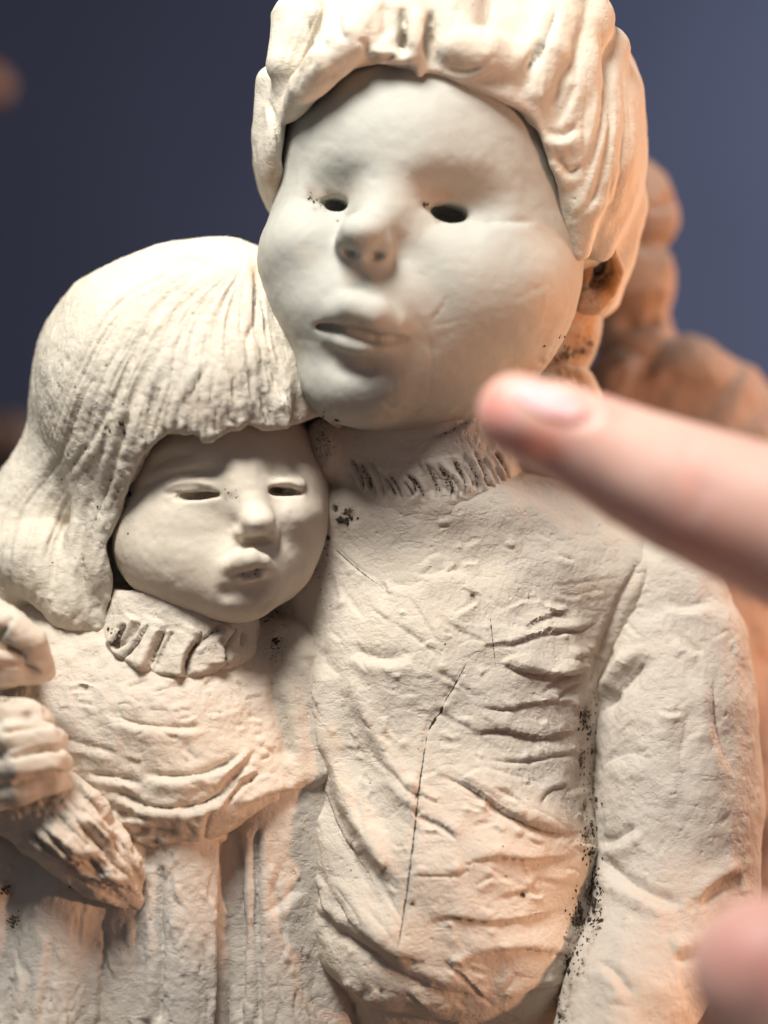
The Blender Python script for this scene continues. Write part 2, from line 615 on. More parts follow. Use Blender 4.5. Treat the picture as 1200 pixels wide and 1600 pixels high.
CREAM = clay_mat('cream_clay', (0.59, 0.52, 0.435), (0.55, 0.495, 0.43), (0.55, 0.43, 0.30), bump=0.42)
HAIRC = clay_mat('hair_clay', (0.62, 0.56, 0.465), (0.57, 0.525, 0.455), (0.54, 0.43, 0.30), bump=0.27)
SMOOTH = clay_mat('burnished_clay', (0.61, 0.54, 0.45), (0.58, 0.52, 0.44), (0.58, 0.48, 0.36), rough=0.7, bump=0.10, pits=False, speck=0.5)
FRESH = clay_mat('fresh_grey_clay', (0.405, 0.398, 0.358), (0.385, 0.38, 0.345), (0.41, 0.375, 0.315), rough=0.66, bump=0.10, pits=False, speck=0.0)
GREYC = clay_mat('grey_cream_clay', (0.56, 0.50, 0.43), (0.53, 0.49, 0.44), (0.54, 0.45, 0.35), bump=0.36)
TERRA = clay_mat('terracotta', (0.34, 0.23, 0.17), (0.27, 0.19, 0.15), (0.24, 0.22, 0.20), bump=0.3, speck=0.0)

def skin_mat():
    m, nt, b = nodes('skin')
    L = nt.links.new
    tc = nt.nodes.new('ShaderNodeTexCoord').outputs['Object']
    n = add(nt, 'ShaderNodeTexNoise', Scale=70.0, Detail=4.0); L(tc, n.inputs['Vector'])
    red = nt.nodes.new('ShaderNodeAttribute'); red.attribute_name = 'ochre'
    sk = mixc(nt, ramp(nt, n.outputs['Fac'], 0.35, 0.65), (0.71, 0.44, 0.37), (0.75, 0.53, 0.46))
    L(mixc(nt, red.outputs['Fac'], sk, (0.66, 0.25, 0.22)), b.inputs['Base Color'])
    b.inputs['Roughness'].default_value = 0.5
    b.inputs['Subsurface Weight'].default_value = 0.5
    b.inputs['Subsurface Radius'].default_value = (0.0035, 0.0012, 0.0007)
    b.inputs['Subsurface Scale'].default_value = 1.0
    w = add(nt, 'ShaderNodeTexNoise', Scale=900.0, Detail=3.0); L(tc, w.inputs['Vector'])
    bp = add(nt, 'ShaderNodeBump', Strength=0.06, Distance=0.0004)
    L(w.outputs['Fac'], bp.inputs['Height']); L(bp.outputs[0], b.inputs['Normal'])
    return m
SKIN = skin_mat()

def plain(name, c, rough=0.5, c2=None, scale=40, bump=0.0, stretch=None):
    m, nt, b = nodes(name)
    L = nt.links.new
    tc = nt.nodes.new('ShaderNodeTexCoord').outputs['Object']
    if stretch:
        mp = add(nt, 'ShaderNodeMapping'); mp.inputs['Scale'].default_value = stretch
        L(tc, mp.inputs['Vector']); tc = mp.outputs[0]
    n = add(nt, 'ShaderNodeTexNoise', Scale=float(scale), Detail=5.0); L(tc, n.inputs['Vector'])
    L(mixc(nt, ramp(nt, n.outputs['Fac'], 0.35, 0.65), c, c2 or tuple(x * 0.85 for x in c)), b.inputs['Base Color'])
    b.inputs['Roughness'].default_value = rough
    if bump:
        bp = add(nt, 'ShaderNodeBump', Strength=bump, Distance=0.001)
        L(n.outputs['Fac'], bp.inputs['Height']); L(bp.outputs[0], b.inputs['Normal'])
    return m
NAIL = plain('nail', (0.80, 0.47, 0.49), 0.65, (0.88, 0.60, 0.61), 120)
WALLM = plain('navy_paint', (0.036, 0.050, 0.102), 0.75, (0.030, 0.043, 0.090), 9, 0.15)
WOOD = plain('brown_wood', (0.12, 0.085, 0.07), 0.55, (0.10, 0.055, 0.035), 30, 0.2, (1, 8, 8))
DARKW = plain('dark_wood', (0.05, 0.032, 0.024), 0.5, (0.035, 0.022, 0.016), 30, 0.2, (1, 8, 8))
DIRT = plain('dark_dirt', (0.025, 0.018, 0.013), 0.9, (0.05, 0.035, 0.022), 800)
BRASS = plain('brown_knob', (0.30, 0.14, 0.07), 0.4)

# ---------------------------------------------------------------- the place behind and below
def slab(name, lo, hi, mat, bevel=12, parent=None):
    import bmesh
    bm = bmesh.new()
    bmesh.ops.create_cube(bm, size=1)
    lo, hi = Vector(lo) * U, Vector(hi) * U
    for v in bm.verts:
        v.co = Vector([lo[i] + (v.co[i] + 0.5) * (hi[i] - lo[i]) for i in range(3)])
    if bevel:
        bmesh.ops.bevel(bm, geom=bm.edges[:], offset=bevel * U, segments=2, affect='EDGES')
    me = bpy.data.meshes.new(name)
    bm.to_mesh(me); bm.free()
    me.materials.append(mat)
    o = bpy.data.objects.new(name, me)
    C.objects.link(o)
    if parent:
        o.parent = parent
    return o

wall = slab('wall', (-9000, 3400, -3000), (9000, 3500, 6000), WALLM, 0)
wall['kind'] = 'structure'
table = slab('tabletop', (-5000, -1800, -1320), (5000, 3396, -1200), WOOD)
table['kind'] = 'structure'

# ---------------------------------------------------------------- the clay sculpture
sculpture = thing('clay_sculpture', 'cream clay sculpture of a turtlenecked boy with a smaller long-haired girl leaning on him', 'sculpture', (0, 0, -1198))
def at_sculpture(o):
    o.parent = sculpture
    o.matrix_parent_inverse = sculpture.matrix_basis.inverted()
    return o

# ------------------------------ boy: head and neck, one skin
def boy_head():
    S = Sculpt(385, 1010, 60, 840, -400, 330, 3.2)
    S.ell((690, 270, 60), (246, 260, 260), k=30)                       # skull
    S.ell((648, 270, -5), (208, 250, 205), k=60)                       # forehead
    S.ell((655, 400, -10), (222, 225, 200), k=60)
    S.ell((760, 450, -40), (138, 155, 140), k=70)                      # cheeks
    S.ell((500, 430, -95), (97, 130, 118), k=60)
    S.ell((600, 540, -75), (150, 150, 135), k=60)                      # jaw
    S.ell((690, 540, -20), (150, 150, 125), k=60)
    S.ell((548, 600, -170), (70, 62, 58), k=60)                        # chin
    S.cap([(665, 560, 60, 150), (680, 820, 70, 150)], k=40)            # neck
    S.ell((850, 490, 130), (92, 110, 130), k=20)                        # back of jaw
    # sockets
    S.ell((503, 300, -236), (64, 60, 40), (6, 0, 0), k=40, op='sub')
    S.ell((724, 314, -266), (96, 72, 44), (4, 0, 0), k=40, op='sub')
    S.ell((604, 330, -206), (46, 40, 40), k=40)                         # root of the nose
    # lower lids / tops of the cheeks
    S.ell((484, 394, -136), (76, 100, 70), (4, 0, 0), k=18)
    S.ell((728, 426, -146), (130, 102, 86), (3, 0, 0), k=22)
    S.ell((735, 480, -110), (130, 118, 90), k=60)
    # button nose
    S.cap([(608, 330, -222, 20), (590, 346, -238, 26), (572, 364, -260, 31)], k=28)
    S.ell((567, 364, -276), (37, 38, 29), k=18)
    S.ell((538, 378, -252), (15, 28, 15), k=12)
    S.ell((598, 384, -256), (17, 30, 17), k=12)
    S.ell((569, 384, -276), (20, 25, 13), k=10)
    S.ell((547, 398, -270), (13, 26, 9), (0, 0, 20), k=12, op='sub')
    S.ell((586, 404, -266), (15, 26, 10), (0, 0, 20), k=12, op='sub')
    # mouth
    S.ell((562, 480, -184), (98, 84, 66), k=55)
    S.ell((552, 446, -264), (13, 12, 22), k=18, op='sub')               # philtrum
    S.cap([(500, 500, -214, 10), (526, 486, -246, 20), (554, 480, -264, 26), (584, 489, -266, 27), (612, 506, -248, 22), (636, 523, -216, 10)], k=14)
    S.cap([(510, 523, -214, 8), (536, 537, -240, 14), (565, 545, -248, 16), (594, 548, -240, 13), (624, 539, -214, 7)], k=12)
    S.cap([(494, 508, -222, 5), (524, 515, -256, 8), (556, 521, -274, 9), (590, 531, -272, 9), (614, 535, -252, 8), (634, 529, -232, 3)], k=8, op='sub')
    S.cap([(516, 562, -236, 10), (550, 578, -254, 17), (596, 574, -246, 12)], k=24, op='sub')
    # eye holes
    S.ell((525, 318, -185), (20, 80, 13), (8, 0, 0), k=7, op='sub')
    S.ell((702, 332, -205), (30, 85, 17), (8, 0, 0), k=8, op='sub')
    m = S.mesh()
    m.smooth(2)
    # upper lids over the slits
    m.stroke([(498, 508), (526, 514), (556, 521), (596, 531), (634, 529)], 5.5, 7, 0, 0, taper=0.12, wob=0.1)
    m.stroke([(520, 566), (552, 578), (600, 573)], 10, 4, 0, 0, taper=0.3)
    m.stroke([(470, 311), (492, 315), (515, 319), (545, 328)], 5, 6, 2, 1, 12)
    m.stroke([(652, 321), (676, 328), (700, 336), (738, 342)], 6, 6, 2, 1, 13)
    m.stroke([(735, 345), (790, 349), (842, 350)], 8, 4, 0, 1, 30, taper=0.3, step=6)
    m.normals()
    m.smooth(2)
    m.normals()
    for p in ((485, 303, 7), (502, 318, 5), (494, 324, 6), (512, 300, 5), (508, 325, 5), (542, 335, 4), (660, 318, 5), (684, 346, 5), (528, 345, 3)):
        m.dab(p[:2], p[2] * 1.2, -1.0, dirt=0.6)
    m.dab((520, 300), (40, 14), 0, ochre=0.35)  # shade of both lid slopes, put into the colour
    m.dab((700, 306), (50, 16), 0, ochre=0.3)
    # tool marks left in the cheek
    m.stroke([(700, 458), (690, 480), (672, 502)], 3, 1.2, 0.6, 1)
    m.stroke([(668, 520), (674, 570), (670, 620)], 4, 1.4, 0.6, 1)
    m.stroke([(590, 620), (620, 640), (700, 640)], 5, 1.2)
    m.dab((640, 660), (80, 14), 0, ochre=0.25)  # shade beneath the jaw painted in as ochre
    # jaw edge and the dirty, ochre-washed back of the jaw
    m.stroke([(900, 470), (880, 520), (850, 575)], 5, 5, 3, 1, 10)
    m.dab((915, 510), (40, 80), 0, ochre=1.0, dirt=0.2)
    m.dab((880, 590), (60, 34), 0, ochre=1.0, dirt=0.3)  # golden lamp tone on the nape, painted together with grime
    m.dab((860, 500), (30, 60), 0, ochre=0.35)  # lamp warmth on the cheek, put into the colour
    for i in range(26):
        t = i / 25
        m.dab((850 + 90 * t + random.uniform(-8, 8), 572 - 38 * t + random.uniform(-9, 9)), random.uniform(4, 8), random.uniform(-3, 4), dirt=0.9)
    m.normals()
    rnd = np.random.RandomState(77)
    for i in range(40):                                              # faint smears of the thumb
        x, y = rnd.uniform(450, 860), rnd.uniform(150, 620)
        a, ln = rnd.normal(0.1, 0.5), rnd.uniform(20, 70)
        m.stroke([(x, y), (x + ln * math.cos(a) / 2, y + ln * math.sin(a) / 2 + rnd.uniform(-3, 3)), (x + ln * math.cos(a), y + ln * math.sin(a))], rnd.uniform(3.5, 6), rnd.uniform(0.15, 0.45), 0.2, 1)
    m.normals()
    m.grain(1.1, 60, 3, 3)
    m.grain(0.4, 14, 2, 4)
    return m
boy_clay = boy_head()
boy = at_sculpture(boy_clay.build('boy', FRESH))
crumbs('eye_dirt', [(boy_clay, (492, 312), (9, 5), 10, 2.0), (boy_clay, (502, 320), (6, 4), 8, 2.0), (boy_clay, (664, 322), (6, 3), 5, 1.8), (boy_clay, (690, 346), (8, 2), 6, 1.6), (boy_clay, (900, 545), (22, 12), 40, 2.6), (boy_clay, (505, 670), (12, 18), 40, 3.0)], DIRT, boy)

# ------------------------------ boy: hair
FACE = [(448, 330), (440, 250), (446, 195), (468, 160), (505, 130), (545, 108), (590, 102), (632, 108), (655, 112), (700, 124), (745, 142), (800, 164),
        (832, 186), (850, 230), (868, 275), (882, 330), (890, 380), (893, 408), (900, 430), (880, 720), (420, 720), (430, 420)]
def boy_hair():
    S = Sculpt(385, 1030, -80, 520, -340, 380, 3.2)
    S.ell((702, 210, 70), (300, 300, 292), k=30)
    S.ell((690, 150, -10), (240, 215, 190), k=40)
    S.ell((440, 210, -20), (38, 120, 120), (6, 0, 0), k=25)
    S.ell((900, 230, 0), (100, 190, 185), (-4, 0, 0), k=40)
    S.prism(FACE, -600, -20, k=14)
    # rolled edge of the fringe, swept to both sides of the middle ridge
    S.cap([(600, 20, -195, 60), (552, 60, -232, 36), (512, 98, -222, 34), (478, 135, -188, 28), (452, 176, -138, 15)], k=12)
    S.cap([(630, 20, -205, 40), (600, 62, -232, 26), (590, 78, -236, 16)], k=14)
    S.cap([(470, 40, -120, 50), (452, 100, -140, 36), (446, 160, -130, 14)], k=14)
    S.cap([(600, 84, -240, 16), (640, 90, -248, 10)], k=14)
    S.cap([(650, 0, -235, 18), (649, 70, -252, 13), (656, 116, -236, 7)], k=9)
    S.cap([(700, 10, -200, 60), (712, 70, -232, 40), (752, 86, -230, 40), (800, 104, -208, 32)], k=14)
    S.cap([(735, 138, -214, 12), (775, 146, -205, 12), (808, 158, -190, 10)], k=8)
    S.cap([(880, 0, -150, 40), (858, 80, -200, 34), (836, 145, -205, 25), (840, 178, -192, 20)], k=9)
    S.cap([(915, 30, -130, 45), (890, 140, -172, 40), (880, 220, -172, 32), (880, 268, -160, 13)], k=9)
    S.cap([(945, 80, -95, 40), (930, 215, -135, 42), (912, 315, -130, 38), (906, 388, -100, 20)], k=9)
    S.cap([(968, 140, -30, 36), (965, 290, -60, 34), (940, 385, -66, 24)], k=12)
    S.cap([(425, 130, -80, 24), (415, 200, -60, 22), (425, 270, -40, 20), (432, 330, -20, 10)], k=16)
    # cut under the fringe so that it overhangs the forehead
    S.cap([(470, 165, -215, 6), (505, 132, -240, 8), (542, 108, -250, 8)], k=10, op='sub')
    S.cap([(735, 122, -262, 4), (765, 126, -255, 6), (800, 130, -240, 6)], k=8, op='sub')
    S.cap([(965, 320, 50, 44), (950, 400, 70, 46), (925, 450, 100, 50)], k=24)
    m = S.mesh()
    m.smooth(2)
    for pts, w, d in (
        ([(540, -20), (530, 40), (545, 70)], 7, 6), ([(480, 20), (490, 70), (478, 118)], 6, 5), ([(505, 10), (500, 60), (520, 84)], 9, 5),
        ([(600, 0), (606, 40), (596, 66)], 9, 6), ([(630, 10), (632, 60), (628, 100)], 7, 8), ([(674, 10), (668, 60), (668, 104)], 7, 8),
        ([(872, 0), (850, 60), (818, 118)], 9, 12), ([(930, 20), (948, 100), (940, 200), (905, 300)], 9, 10), ([(900, 130), (882, 170), (866, 200)], 6, 4),
        ([(975, 90), (982, 180), (972, 280), (950, 350)], 7, 5), ([(850, 205), (880, 212), (905, 195)], 7, 6), ([(862, 238), (880, 262), (892, 270), (915, 255)], 7, 6),
        ([(955, 120), (955, 210), (925, 310), (890, 345)], 7, 7), ([(960, 310), (940, 350), (930, 390)], 6, 4), ([(415, 150), (430, 200), (438, 260)], 5, 5),
        ([(575, 85), (600, 92), (622, 86)], 5, 5), ([(560, 60), (572, 74), (566, 92)], 5, 5), ([(690, 104), (720, 112), (760, 104)], 5, 4)):
        m.stroke(pts, w, d, d * 0.5, random.choice([-1, 1]), w * 2)
    m.normals()
    strands(m, [(455, 40), (430, 120), (412, 200), (425, 300)], [(520, -10), (490, 60), (470, 120), (450, 170)], 7, 4, 1.2, seed=4)
    strands(m, [(860, 0), (845, 90), (840, 170), (875, 260)], [(985, 90), (992, 180), (990, 300), (960, 380)], 12, 4, 1.4, seed=5)
    strands(m, [(560, -20), (545, 30), (535, 60), (500, 100)], [(830, -20), (815, 40), (800, 80), (770, 110)], 6, 5, 0.9, seed=6)
    m.dab((428, 275), (16, 30), 0, ochre=0.55, dirt=0.1)
    m.dab((985, 330), (30, 80), 0, ochre=0.45)  # orange lamp glow along the right edge, painted in
    m.dab((770, 128), (40, 10), 0, dirt=0.35)  # shade under both fringe rolls, put into the colour
    m.dab((515, 122), (36, 10), 0, dirt=0.35)
    m.normals()
    m.grain(3.5, 60, 2, 8)
    m.grain(0.6, 13, 3, 9)
    return m
boy_hair().build('hair', HAIRC, boy)

def boy_ear():
    S = Sculpt(860, 1010, 350, 560, -70, 190, 2.4)
    S.ell((918, 425, 60), (54, 70, 66), (-8, 0, 0), k=14)
    S.cap([(912, 398, -14, 8), (936, 388, -24, 8), (956, 396, -18, 9), (964, 422, -6, 11), (953, 455, -10, 12), (932, 472, -18, 13), (912, 464, -20, 12)], k=14)
    S.ell((918, 470, -5), (26, 26, 24), k=16)
    S.ell((940, 416, -28), (13, 60, 18), (24, 0, 0), k=7, op='sub')
    S.ell((932, 440, -24), (11, 30, 12), (30, 0, 0), k=8, op='sub')
    m = S.mesh()
    m.smooth(1)
    m.dab((945, 440), (80, 90), 0, ochre=1.0, dirt=0.15)
    m.dab((938, 425), (22, 30), 0, dirt=0.9)
    m.grain(2.2, 24, 3, 2)
    return m
boy_ear().build('ear', GREYC, boy)

# ------------------------------ boy: turtleneck collar
def boy_collar():
    S = Sculpt(450, 960, 580, 840, -240, 300, 3.0)
    S.cap([(668, 640, 40, 146), (662, 745, 35, 152), (662, 762, 30, 148)], k=20)
    S.ell((850, 660, 120), (92, 130, 110), (14, 0, 0), k=40)
    S.ell((515, 700, 0), (40, 90, 60), k=30)
    S.ell((660, 610, 40), (120, 130, 70), k=16, op='sub')
    m = S.mesh()
    m.smooth(1)
    rnd = np.random.RandomState(3)
    for i in range(26):
        x = 560 + i * 9.5 + rnd.uniform(-3, 3)
        y1 = 786 - 18 * abs((x - 640) / 160) ** 1.5 + rnd.uniform(-12, 4)
        ln = rnd.uniform(28, 70)
        dr = 0.75 if rnd.rand() < 0.5 else 0.2
        m.stroke([(x - 10 - ln * 0.22, y1 - ln), (x - 4, y1 - ln * 0.4), (x + rnd.uniform(-2, 3), y1)], rnd.uniform(2.4, 3.6), rnd.uniform(4, 8), 2.5, rnd.choice([-1, 1]), 5, taper=0.2, dirt=dr)
    m.stroke([(668, 682), (690, 680), (715, 668), (740, 655)], 4, 5, 2, 1, dirt=0.7)
    m.stroke([(530, 690), (560, 712), (640, 722), (730, 706)], 12, 2.5, 2, 1)
    m.dab((505, 690), (26, 50), 0, dirt=0.62)
    m.dab((545, 770), (30, 24), 0, dirt=0.35)
    m.dab((900, 600), (60, 40), 0, ochre=1.0, dirt=0.2)  # golden lamp light of the nape painted in, with some grime
    for i in range(14):
        m.stroke([(880 + i * 4, 570 + i * 2), (884 + i * 4.5, 600 + i * 3)], 2.5, 3, 1.5, 1)
    m.normals()
    m.grain(2.5, 40, 3, 12)
    m.grain(0.8, 10, 2, 13)
    return m
boy_collar().build('turtleneck_collar', CREAM, boy)

# ------------------------------ boy: sweater body
def boy_sweater():
    S = Sculpt(400, 1130, 700, 1720, -290, 300, 2.8)
    S.cap([(520, 900, 60, 120), (665, 860, 60, 140), (830, 876, 62, 134), (930, 918, 72, 120), (1030, 975, 90, 104)], k=50)
    S.ell((665, 800, 30), (190, 140, 80), k=50)
    S.ell((690, 1080, 50), (250, 215, 300), k=50)
    S.ell((700, 1330, 30), (240, 250, 270), k=60)
    S.ell((680, 1440, 10), (205, 225, 160), k=50)
    S.ell((745, 1450, 20), (190, 215, 165), k=40)
    S.cap([(690, 1560, 60, 190), (690, 1800, 60, 190)], k=40)
    m = S.mesh()
    m.smooth(3)
    f = lambda p, w, d, lip=0, side=0, lw=None, *a, **k: m.stroke(p, w * 1.5 if w > 4.5 else w, d * 0.8, lip * 1.0, side, (lw or w * 2.2) * 1.4, *a, **k)
    # long folds hanging from the left shoulder and swinging under the belly
    f([(470, 1040), (480, 1120), (505, 1210), (540, 1310), (600, 1410)], 12, 9, 7, -1, 20, 0.3)
    f([(455, 1090), (468, 1200), (480, 1300), (500, 1380), (540, 1450), (620, 1510)], 12, 14, 10, -1, 20, 0.15)
    f([(470, 1400), (490, 1470), (540, 1540), (620, 1585), (720, 1600)], 12, 14, 10, -1, 22, 0.1)
    f([(520, 1380), (560, 1440), (620, 1490), (690, 1510)], 7, 6, 6, -1, 14)
    f([(540, 1440), (600, 1500), (680, 1545), (760, 1560)], 8, 7, 7, -1, 14)
    f([(500, 1010), (508, 1040), (535, 1060)], 7, 5, 4, 1)
    for p, w, h in (([(492, 1020), (512, 1120), (545, 1235), (590, 1330), (632, 1400)], 15, 13), ([(540, 1040), (575, 1120), (622, 1210), (668, 1268)], 14, 8),
                    ([(462, 1150), (474, 1260), (486, 1340), (520, 1420), (590, 1480)], 13, 12), ([(474, 1420), (500, 1490), (560, 1545), (640, 1580)], 15, 12),
                    ([(540, 1420), (590, 1470), (650, 1500)], 11, 7)):
        m.stroke(p, w, -h, 0, 0, taper=0.2)
    m.normals()
    f([(545, 1010), (580, 1028), (620, 1030), (650, 1022)], 7, 7, 7, 1, 12)
    f([(515, 850), (560, 890), (600, 905)], 3, 3, 2, 1)
    f([(590, 905), (640, 915), (700, 890), (740, 905)], 6, 3, 3, 1, 12)
    # pulls from the armpit: the cloth above laps softly over the cloth below
    def lap(p, up=8, wide=20, cut=4, w=4):
        m.stroke(p, w, cut, 0, -1, wide, taper=0.3, step=up)
    lap([(770, 1012), (810, 1004), (850, 990), (905, 984), (940, 968)], 6, 20)
    lap([(776, 1034), (820, 1050), (870, 1058), (925, 1046)], 12, 26, 6, 6)
    lap([(815, 985), (850, 966), (896, 950)], 5, 16, 3)
    lap([(845, 1084), (872, 1064), (905, 1050)], 4, 10, 5, 4)
    lap([(866, 1098), (886, 1078), (908, 1064)], 4, 10, 5, 4)
    lap([(735, 1100), (790, 1108), (850, 1098), (908, 1100)], 5, 16, 3)
    lap([(725, 1150), (780, 1140), (840, 1152), (912, 1140)], 9, 26, 4, 7)
    lap([(750, 1186), (820, 1190), (870, 1180), (916, 1178)], 4, 14, 4)
    lap([(680, 1208), (735, 1230), (790, 1268), (850, 1296), (918, 1302)], 15, 34, 9, 8)
    lap([(765, 1228), (800, 1246), (826, 1276)], 6, 18, 3)
    lap([(836, 1262), (855, 1236), (890, 1226)], 5, 14, 3)
    lap([(645, 1272), (690, 1290), (722, 1318)], 6, 18, 4, 6)
    lap([(720, 1350), (775, 1340), (835, 1346), (908, 1334)], 8, 30, 4, 4)
    lap([(640, 1366), (700, 1366), (745, 1356)], 4, 14, 3)
    lap([(775, 1402), (815, 1394), (845, 1384)], 4, 12, 3)
    lap([(660, 1448), (700, 1434), (760, 1440), (820, 1436), (888, 1420)], 8, 26, 4, 4)
    lap([(705, 1512), (760, 1490), (820, 1482), (902, 1494)], 9, 26, 4, 5)
    lap([(690, 1498), (728, 1532), (762, 1568)], 6, 22, 3)
    lap([(780, 1570), (830, 1545), (884, 1534)], 6, 20, 4, 5)
    f([(600, 1200), (640, 1240), (665, 1245)], 5, 4, 5, 1)
    f([(695, 1135), (710, 1155)], 3, 3, 2, 1)
    rnd = np.random.RandomState(9)
    for i in range(34):                                              # long drags of the modelling tool
        x, y = rnd.uniform(470, 880), rnd.uniform(830, 1500)
        a = 1.05 - 0.9 * (x - 470) / 410 + rnd.normal(0, 0.2)
        ln = rnd.uniform(60, 150)
        d = rnd.uniform(1.0, 2.6)
        f([(x, y), (x + ln * 0.5 * math.cos(a) + rnd.uniform(-6, 6), y + ln * 0.5 * math.sin(a)), (x + ln * math.cos(a), y + ln * math.sin(a))], rnd.uniform(3, 4.4), d, d * 0.8, rnd.choice([-1, 1]), rnd.uniform(8, 16))
    for i in range(150):                                             # small scrapes and nicks everywhere
        x, y = rnd.uniform(460, 910), rnd.uniform(820, 1580)
        a = rnd.normal(0.15, 0.5) + (0.9 if x < 620 else -0.1)
        ln = rnd.uniform(10, 46)
        d = rnd.uniform(1.2, 3.6)
        f([(x, y), (x + ln * 0.5 * math.cos(a), y + ln * 0.5 * math.sin(a) + rnd.uniform(-4, 4)), (x + ln * math.cos(a), y + ln * math.sin(a))],
          rnd.uniform(2, 4), d, d * 0.9, rnd.choice([-1, 1]), 6)
    for i in range(46):                                              # crumbs of clay pressed on
        m.dab((rnd.uniform(520, 900), rnd.uniform(900, 1560)), rnd.uniform(4, 9), rnd.uniform(1.5, 5))
    # the hairline drying crack
    f([(732, 1030), (694, 1098), (668, 1142), (655, 1230), (645, 1320), (632, 1420), (618, 1500)], 4, 2.5, 1.0, taper=0.1, wob=0.1)
    # grime and painted shade in the crevice along the arm and beside the girl
    for p in (((916, 1120), (9, 24)), ((912, 1190), (6, 26)), ((917, 1260), (6, 16)), ((920, 1305), (9, 10)), ((922, 1395), (12, 40)), ((905, 1440), (16, 14)), ((888, 1510), (8, 30)), ((884, 1570), (9, 24))):
        m.dab(p[0], p[1], -3, dirt=0.95)
    for p in (((545, 800), 9), ((540, 815), 7), ((525, 795), 6), ((510, 840), 5), ((675, 790), 9), ((818, 1398), 4), ((645, 1413), 4), ((652, 1243), 5), ((740, 930), 4)):
        m.dab(p[0], p[1] * 1.4, -2, dirt=0.95)
    m.dab((912, 1200), (12, 120), 0, dirt=0.5)
    m.dab((905, 1440), (18, 70), 0, dirt=0.6)
    m.dab((535, 805), (22, 16), 0, dirt=0.45)
    f([(1004, 876), (975, 930), (945, 1000), (922, 1075)], 5, 8, 3, -1, 10, 0.1)
    m.dab((500, 870), (18, 60), 0, dirt=0.45)
    m.dab((445, 1000), (16, 60), 0, dirt=0.45)
    m.normals()
    m.grain(5.0, 75, 2, 21)
    m.grain(0.9, 24, 3, 22)
    m.grain(0.4, 9, 2, 23)
    return m
sweater_clay = boy_sweater()
sweater_clay.build('sweater', CREAM, boy)
threads('drying_crack', [(sweater_clay, [(732, 1030), (712, 1068), (694, 1098)], 1.3, 0.5), (sweater_clay, [(694, 1098), (684, 1118), (668, 1142)], 2.8, 1.5),
        (sweater_clay, [(668, 1142), (655, 1230), (645, 1320), (632, 1420), (618, 1500)], 1.7, 0.6), (sweater_clay, [(766, 965), (770, 1000), (774, 1040)], 1.0, 0.5),
        (sweater_clay, [(515, 850), (560, 890), (600, 920)], 0.9, 0.6)], DIRT, boy)

# ------------------------------ boy: sleeve
def boy_sleeve():
    S = Sculpt(830, 1220, 830, 1720, -380, 260, 2.8)
    S.cap([(1034, 962, 60, 112), (1046, 1020, 45, 124), (1055, 1120, 15, 130), (1058, 1260, -10, 133), (1052, 1390, -35, 128)], k=30)
    S.cap([(1050, 1400, -30, 120), (985, 1560, -150, 108), (940, 1690, -210, 95)], k=40)
    S.ell((1030, 900, 70), (90, 100, 60), (25, 0, 0), k=40)
    m = S.mesh()
    m.smooth(3)
    f = lambda p, w, d, lip=0, side=0, lw=None, *a, **k: m.stroke(p, w * 1.3 if w > 4.5 else w, d * 0.9, lip, side, (lw or w * 2.2) * 1.25, *a, **k)
    f([(1014, 880), (985, 935), (950, 1010), (925, 1085)], 5, 9, 6, 1, 14, 0.1)
    f([(1018, 1018), (985, 1052), (950, 1092), (925, 1122)], 10, 18, 11, 1, 16)
    f([(965, 1010), (945, 1050), (935, 1090)], 8, 8, 7, -1, 12)
    f([(1060, 990), (1080, 1010), (1100, 1025)], 5, 5, 5, 1, 10)
    f([(930, 1320), (965, 1312), (1000, 1290)], 8, 7, 7, 1, 14)
    f([(930, 1335), (970, 1370), (1020, 1400), (1075, 1420)], 9, 11, 9, 1, 16)
    f([(1090, 1420), (1120, 1390), (1170, 1360)], 7, 8, 8, -1, 14)
    f([(1030, 1110), (1050, 1115), (1068, 1112)], 4, 4, 4, 1)
    f([(1110, 1050), (1120, 1130), (1150, 1220)], 10, 6, 7, 1, 16)
    f([(1040, 940), (1070, 950), (1110, 940)], 6, 4, 4, 1)
    f([(1050, 1500), (1090, 1490), (1120, 1500)], 9, 8, 8, -1, 16)
    f([(930, 1500), (960, 1520), (990, 1560)], 7, 6, 5, 1, 14)
    f([(1080, 1090), (1066, 1150), (1062, 1200), (1085, 1250)], 14, 5, 5, 1, 20)
    f([(940, 1200), (980, 1180), (1020, 1190)], 9, 4, 4, 1)
    rnd = np.random.RandomState(19)
    for i in range(48):
        x, y = rnd.uniform(920, 1180), rnd.uniform(900, 1580)
        a = rnd.normal(-0.7, 0.5)
        ln = rnd.uniform(10, 40)
        d = rnd.uniform(0.8, 2.2)
        f([(x, y), (x + ln * 0.5 * math.cos(a), y + ln * 0.5 * math.sin(a) + rnd.uniform(-4, 4)), (x + ln * math.cos(a), y + ln * math.sin(a))],
          rnd.uniform(2, 4), d, d * 0.9, rnd.choice([-1, 1]), 6)
    for i in range(60):
        t = i / 59
        m.dab((np.interp(t, [0, .35, .7, 1], [930, 922, 930, 880]) + rnd.uniform(-6, 8), 1110 + 480 * t), rnd.uniform(4, 8), rnd.uniform(-3, 3), dirt=rnd.uniform(0.3, 0.95))
    m.dab((925, 1180), (12, 90), 0, dirt=0.5)  # seam grime plus painted shade of the deep crevice
    m.dab((930, 1400), (16, 70), 0, dirt=0.6)
    m.dab((890, 1540), (12, 60), 0, dirt=0.5)
    m.dab((1150, 1300), (50, 200), 0, ochre=0.3)  # orange lamp light on the outer sleeve, put into the colour
    m.normals()
    m.grain(4.0, 85, 2, 31)
    m.grain(1.2, 22, 3, 32)
    m.grain(0.6, 9, 2, 33)
    return m
sleeve_clay = boy_sleeve()
sleeve_clay.build('sleeve', GREYC, boy)
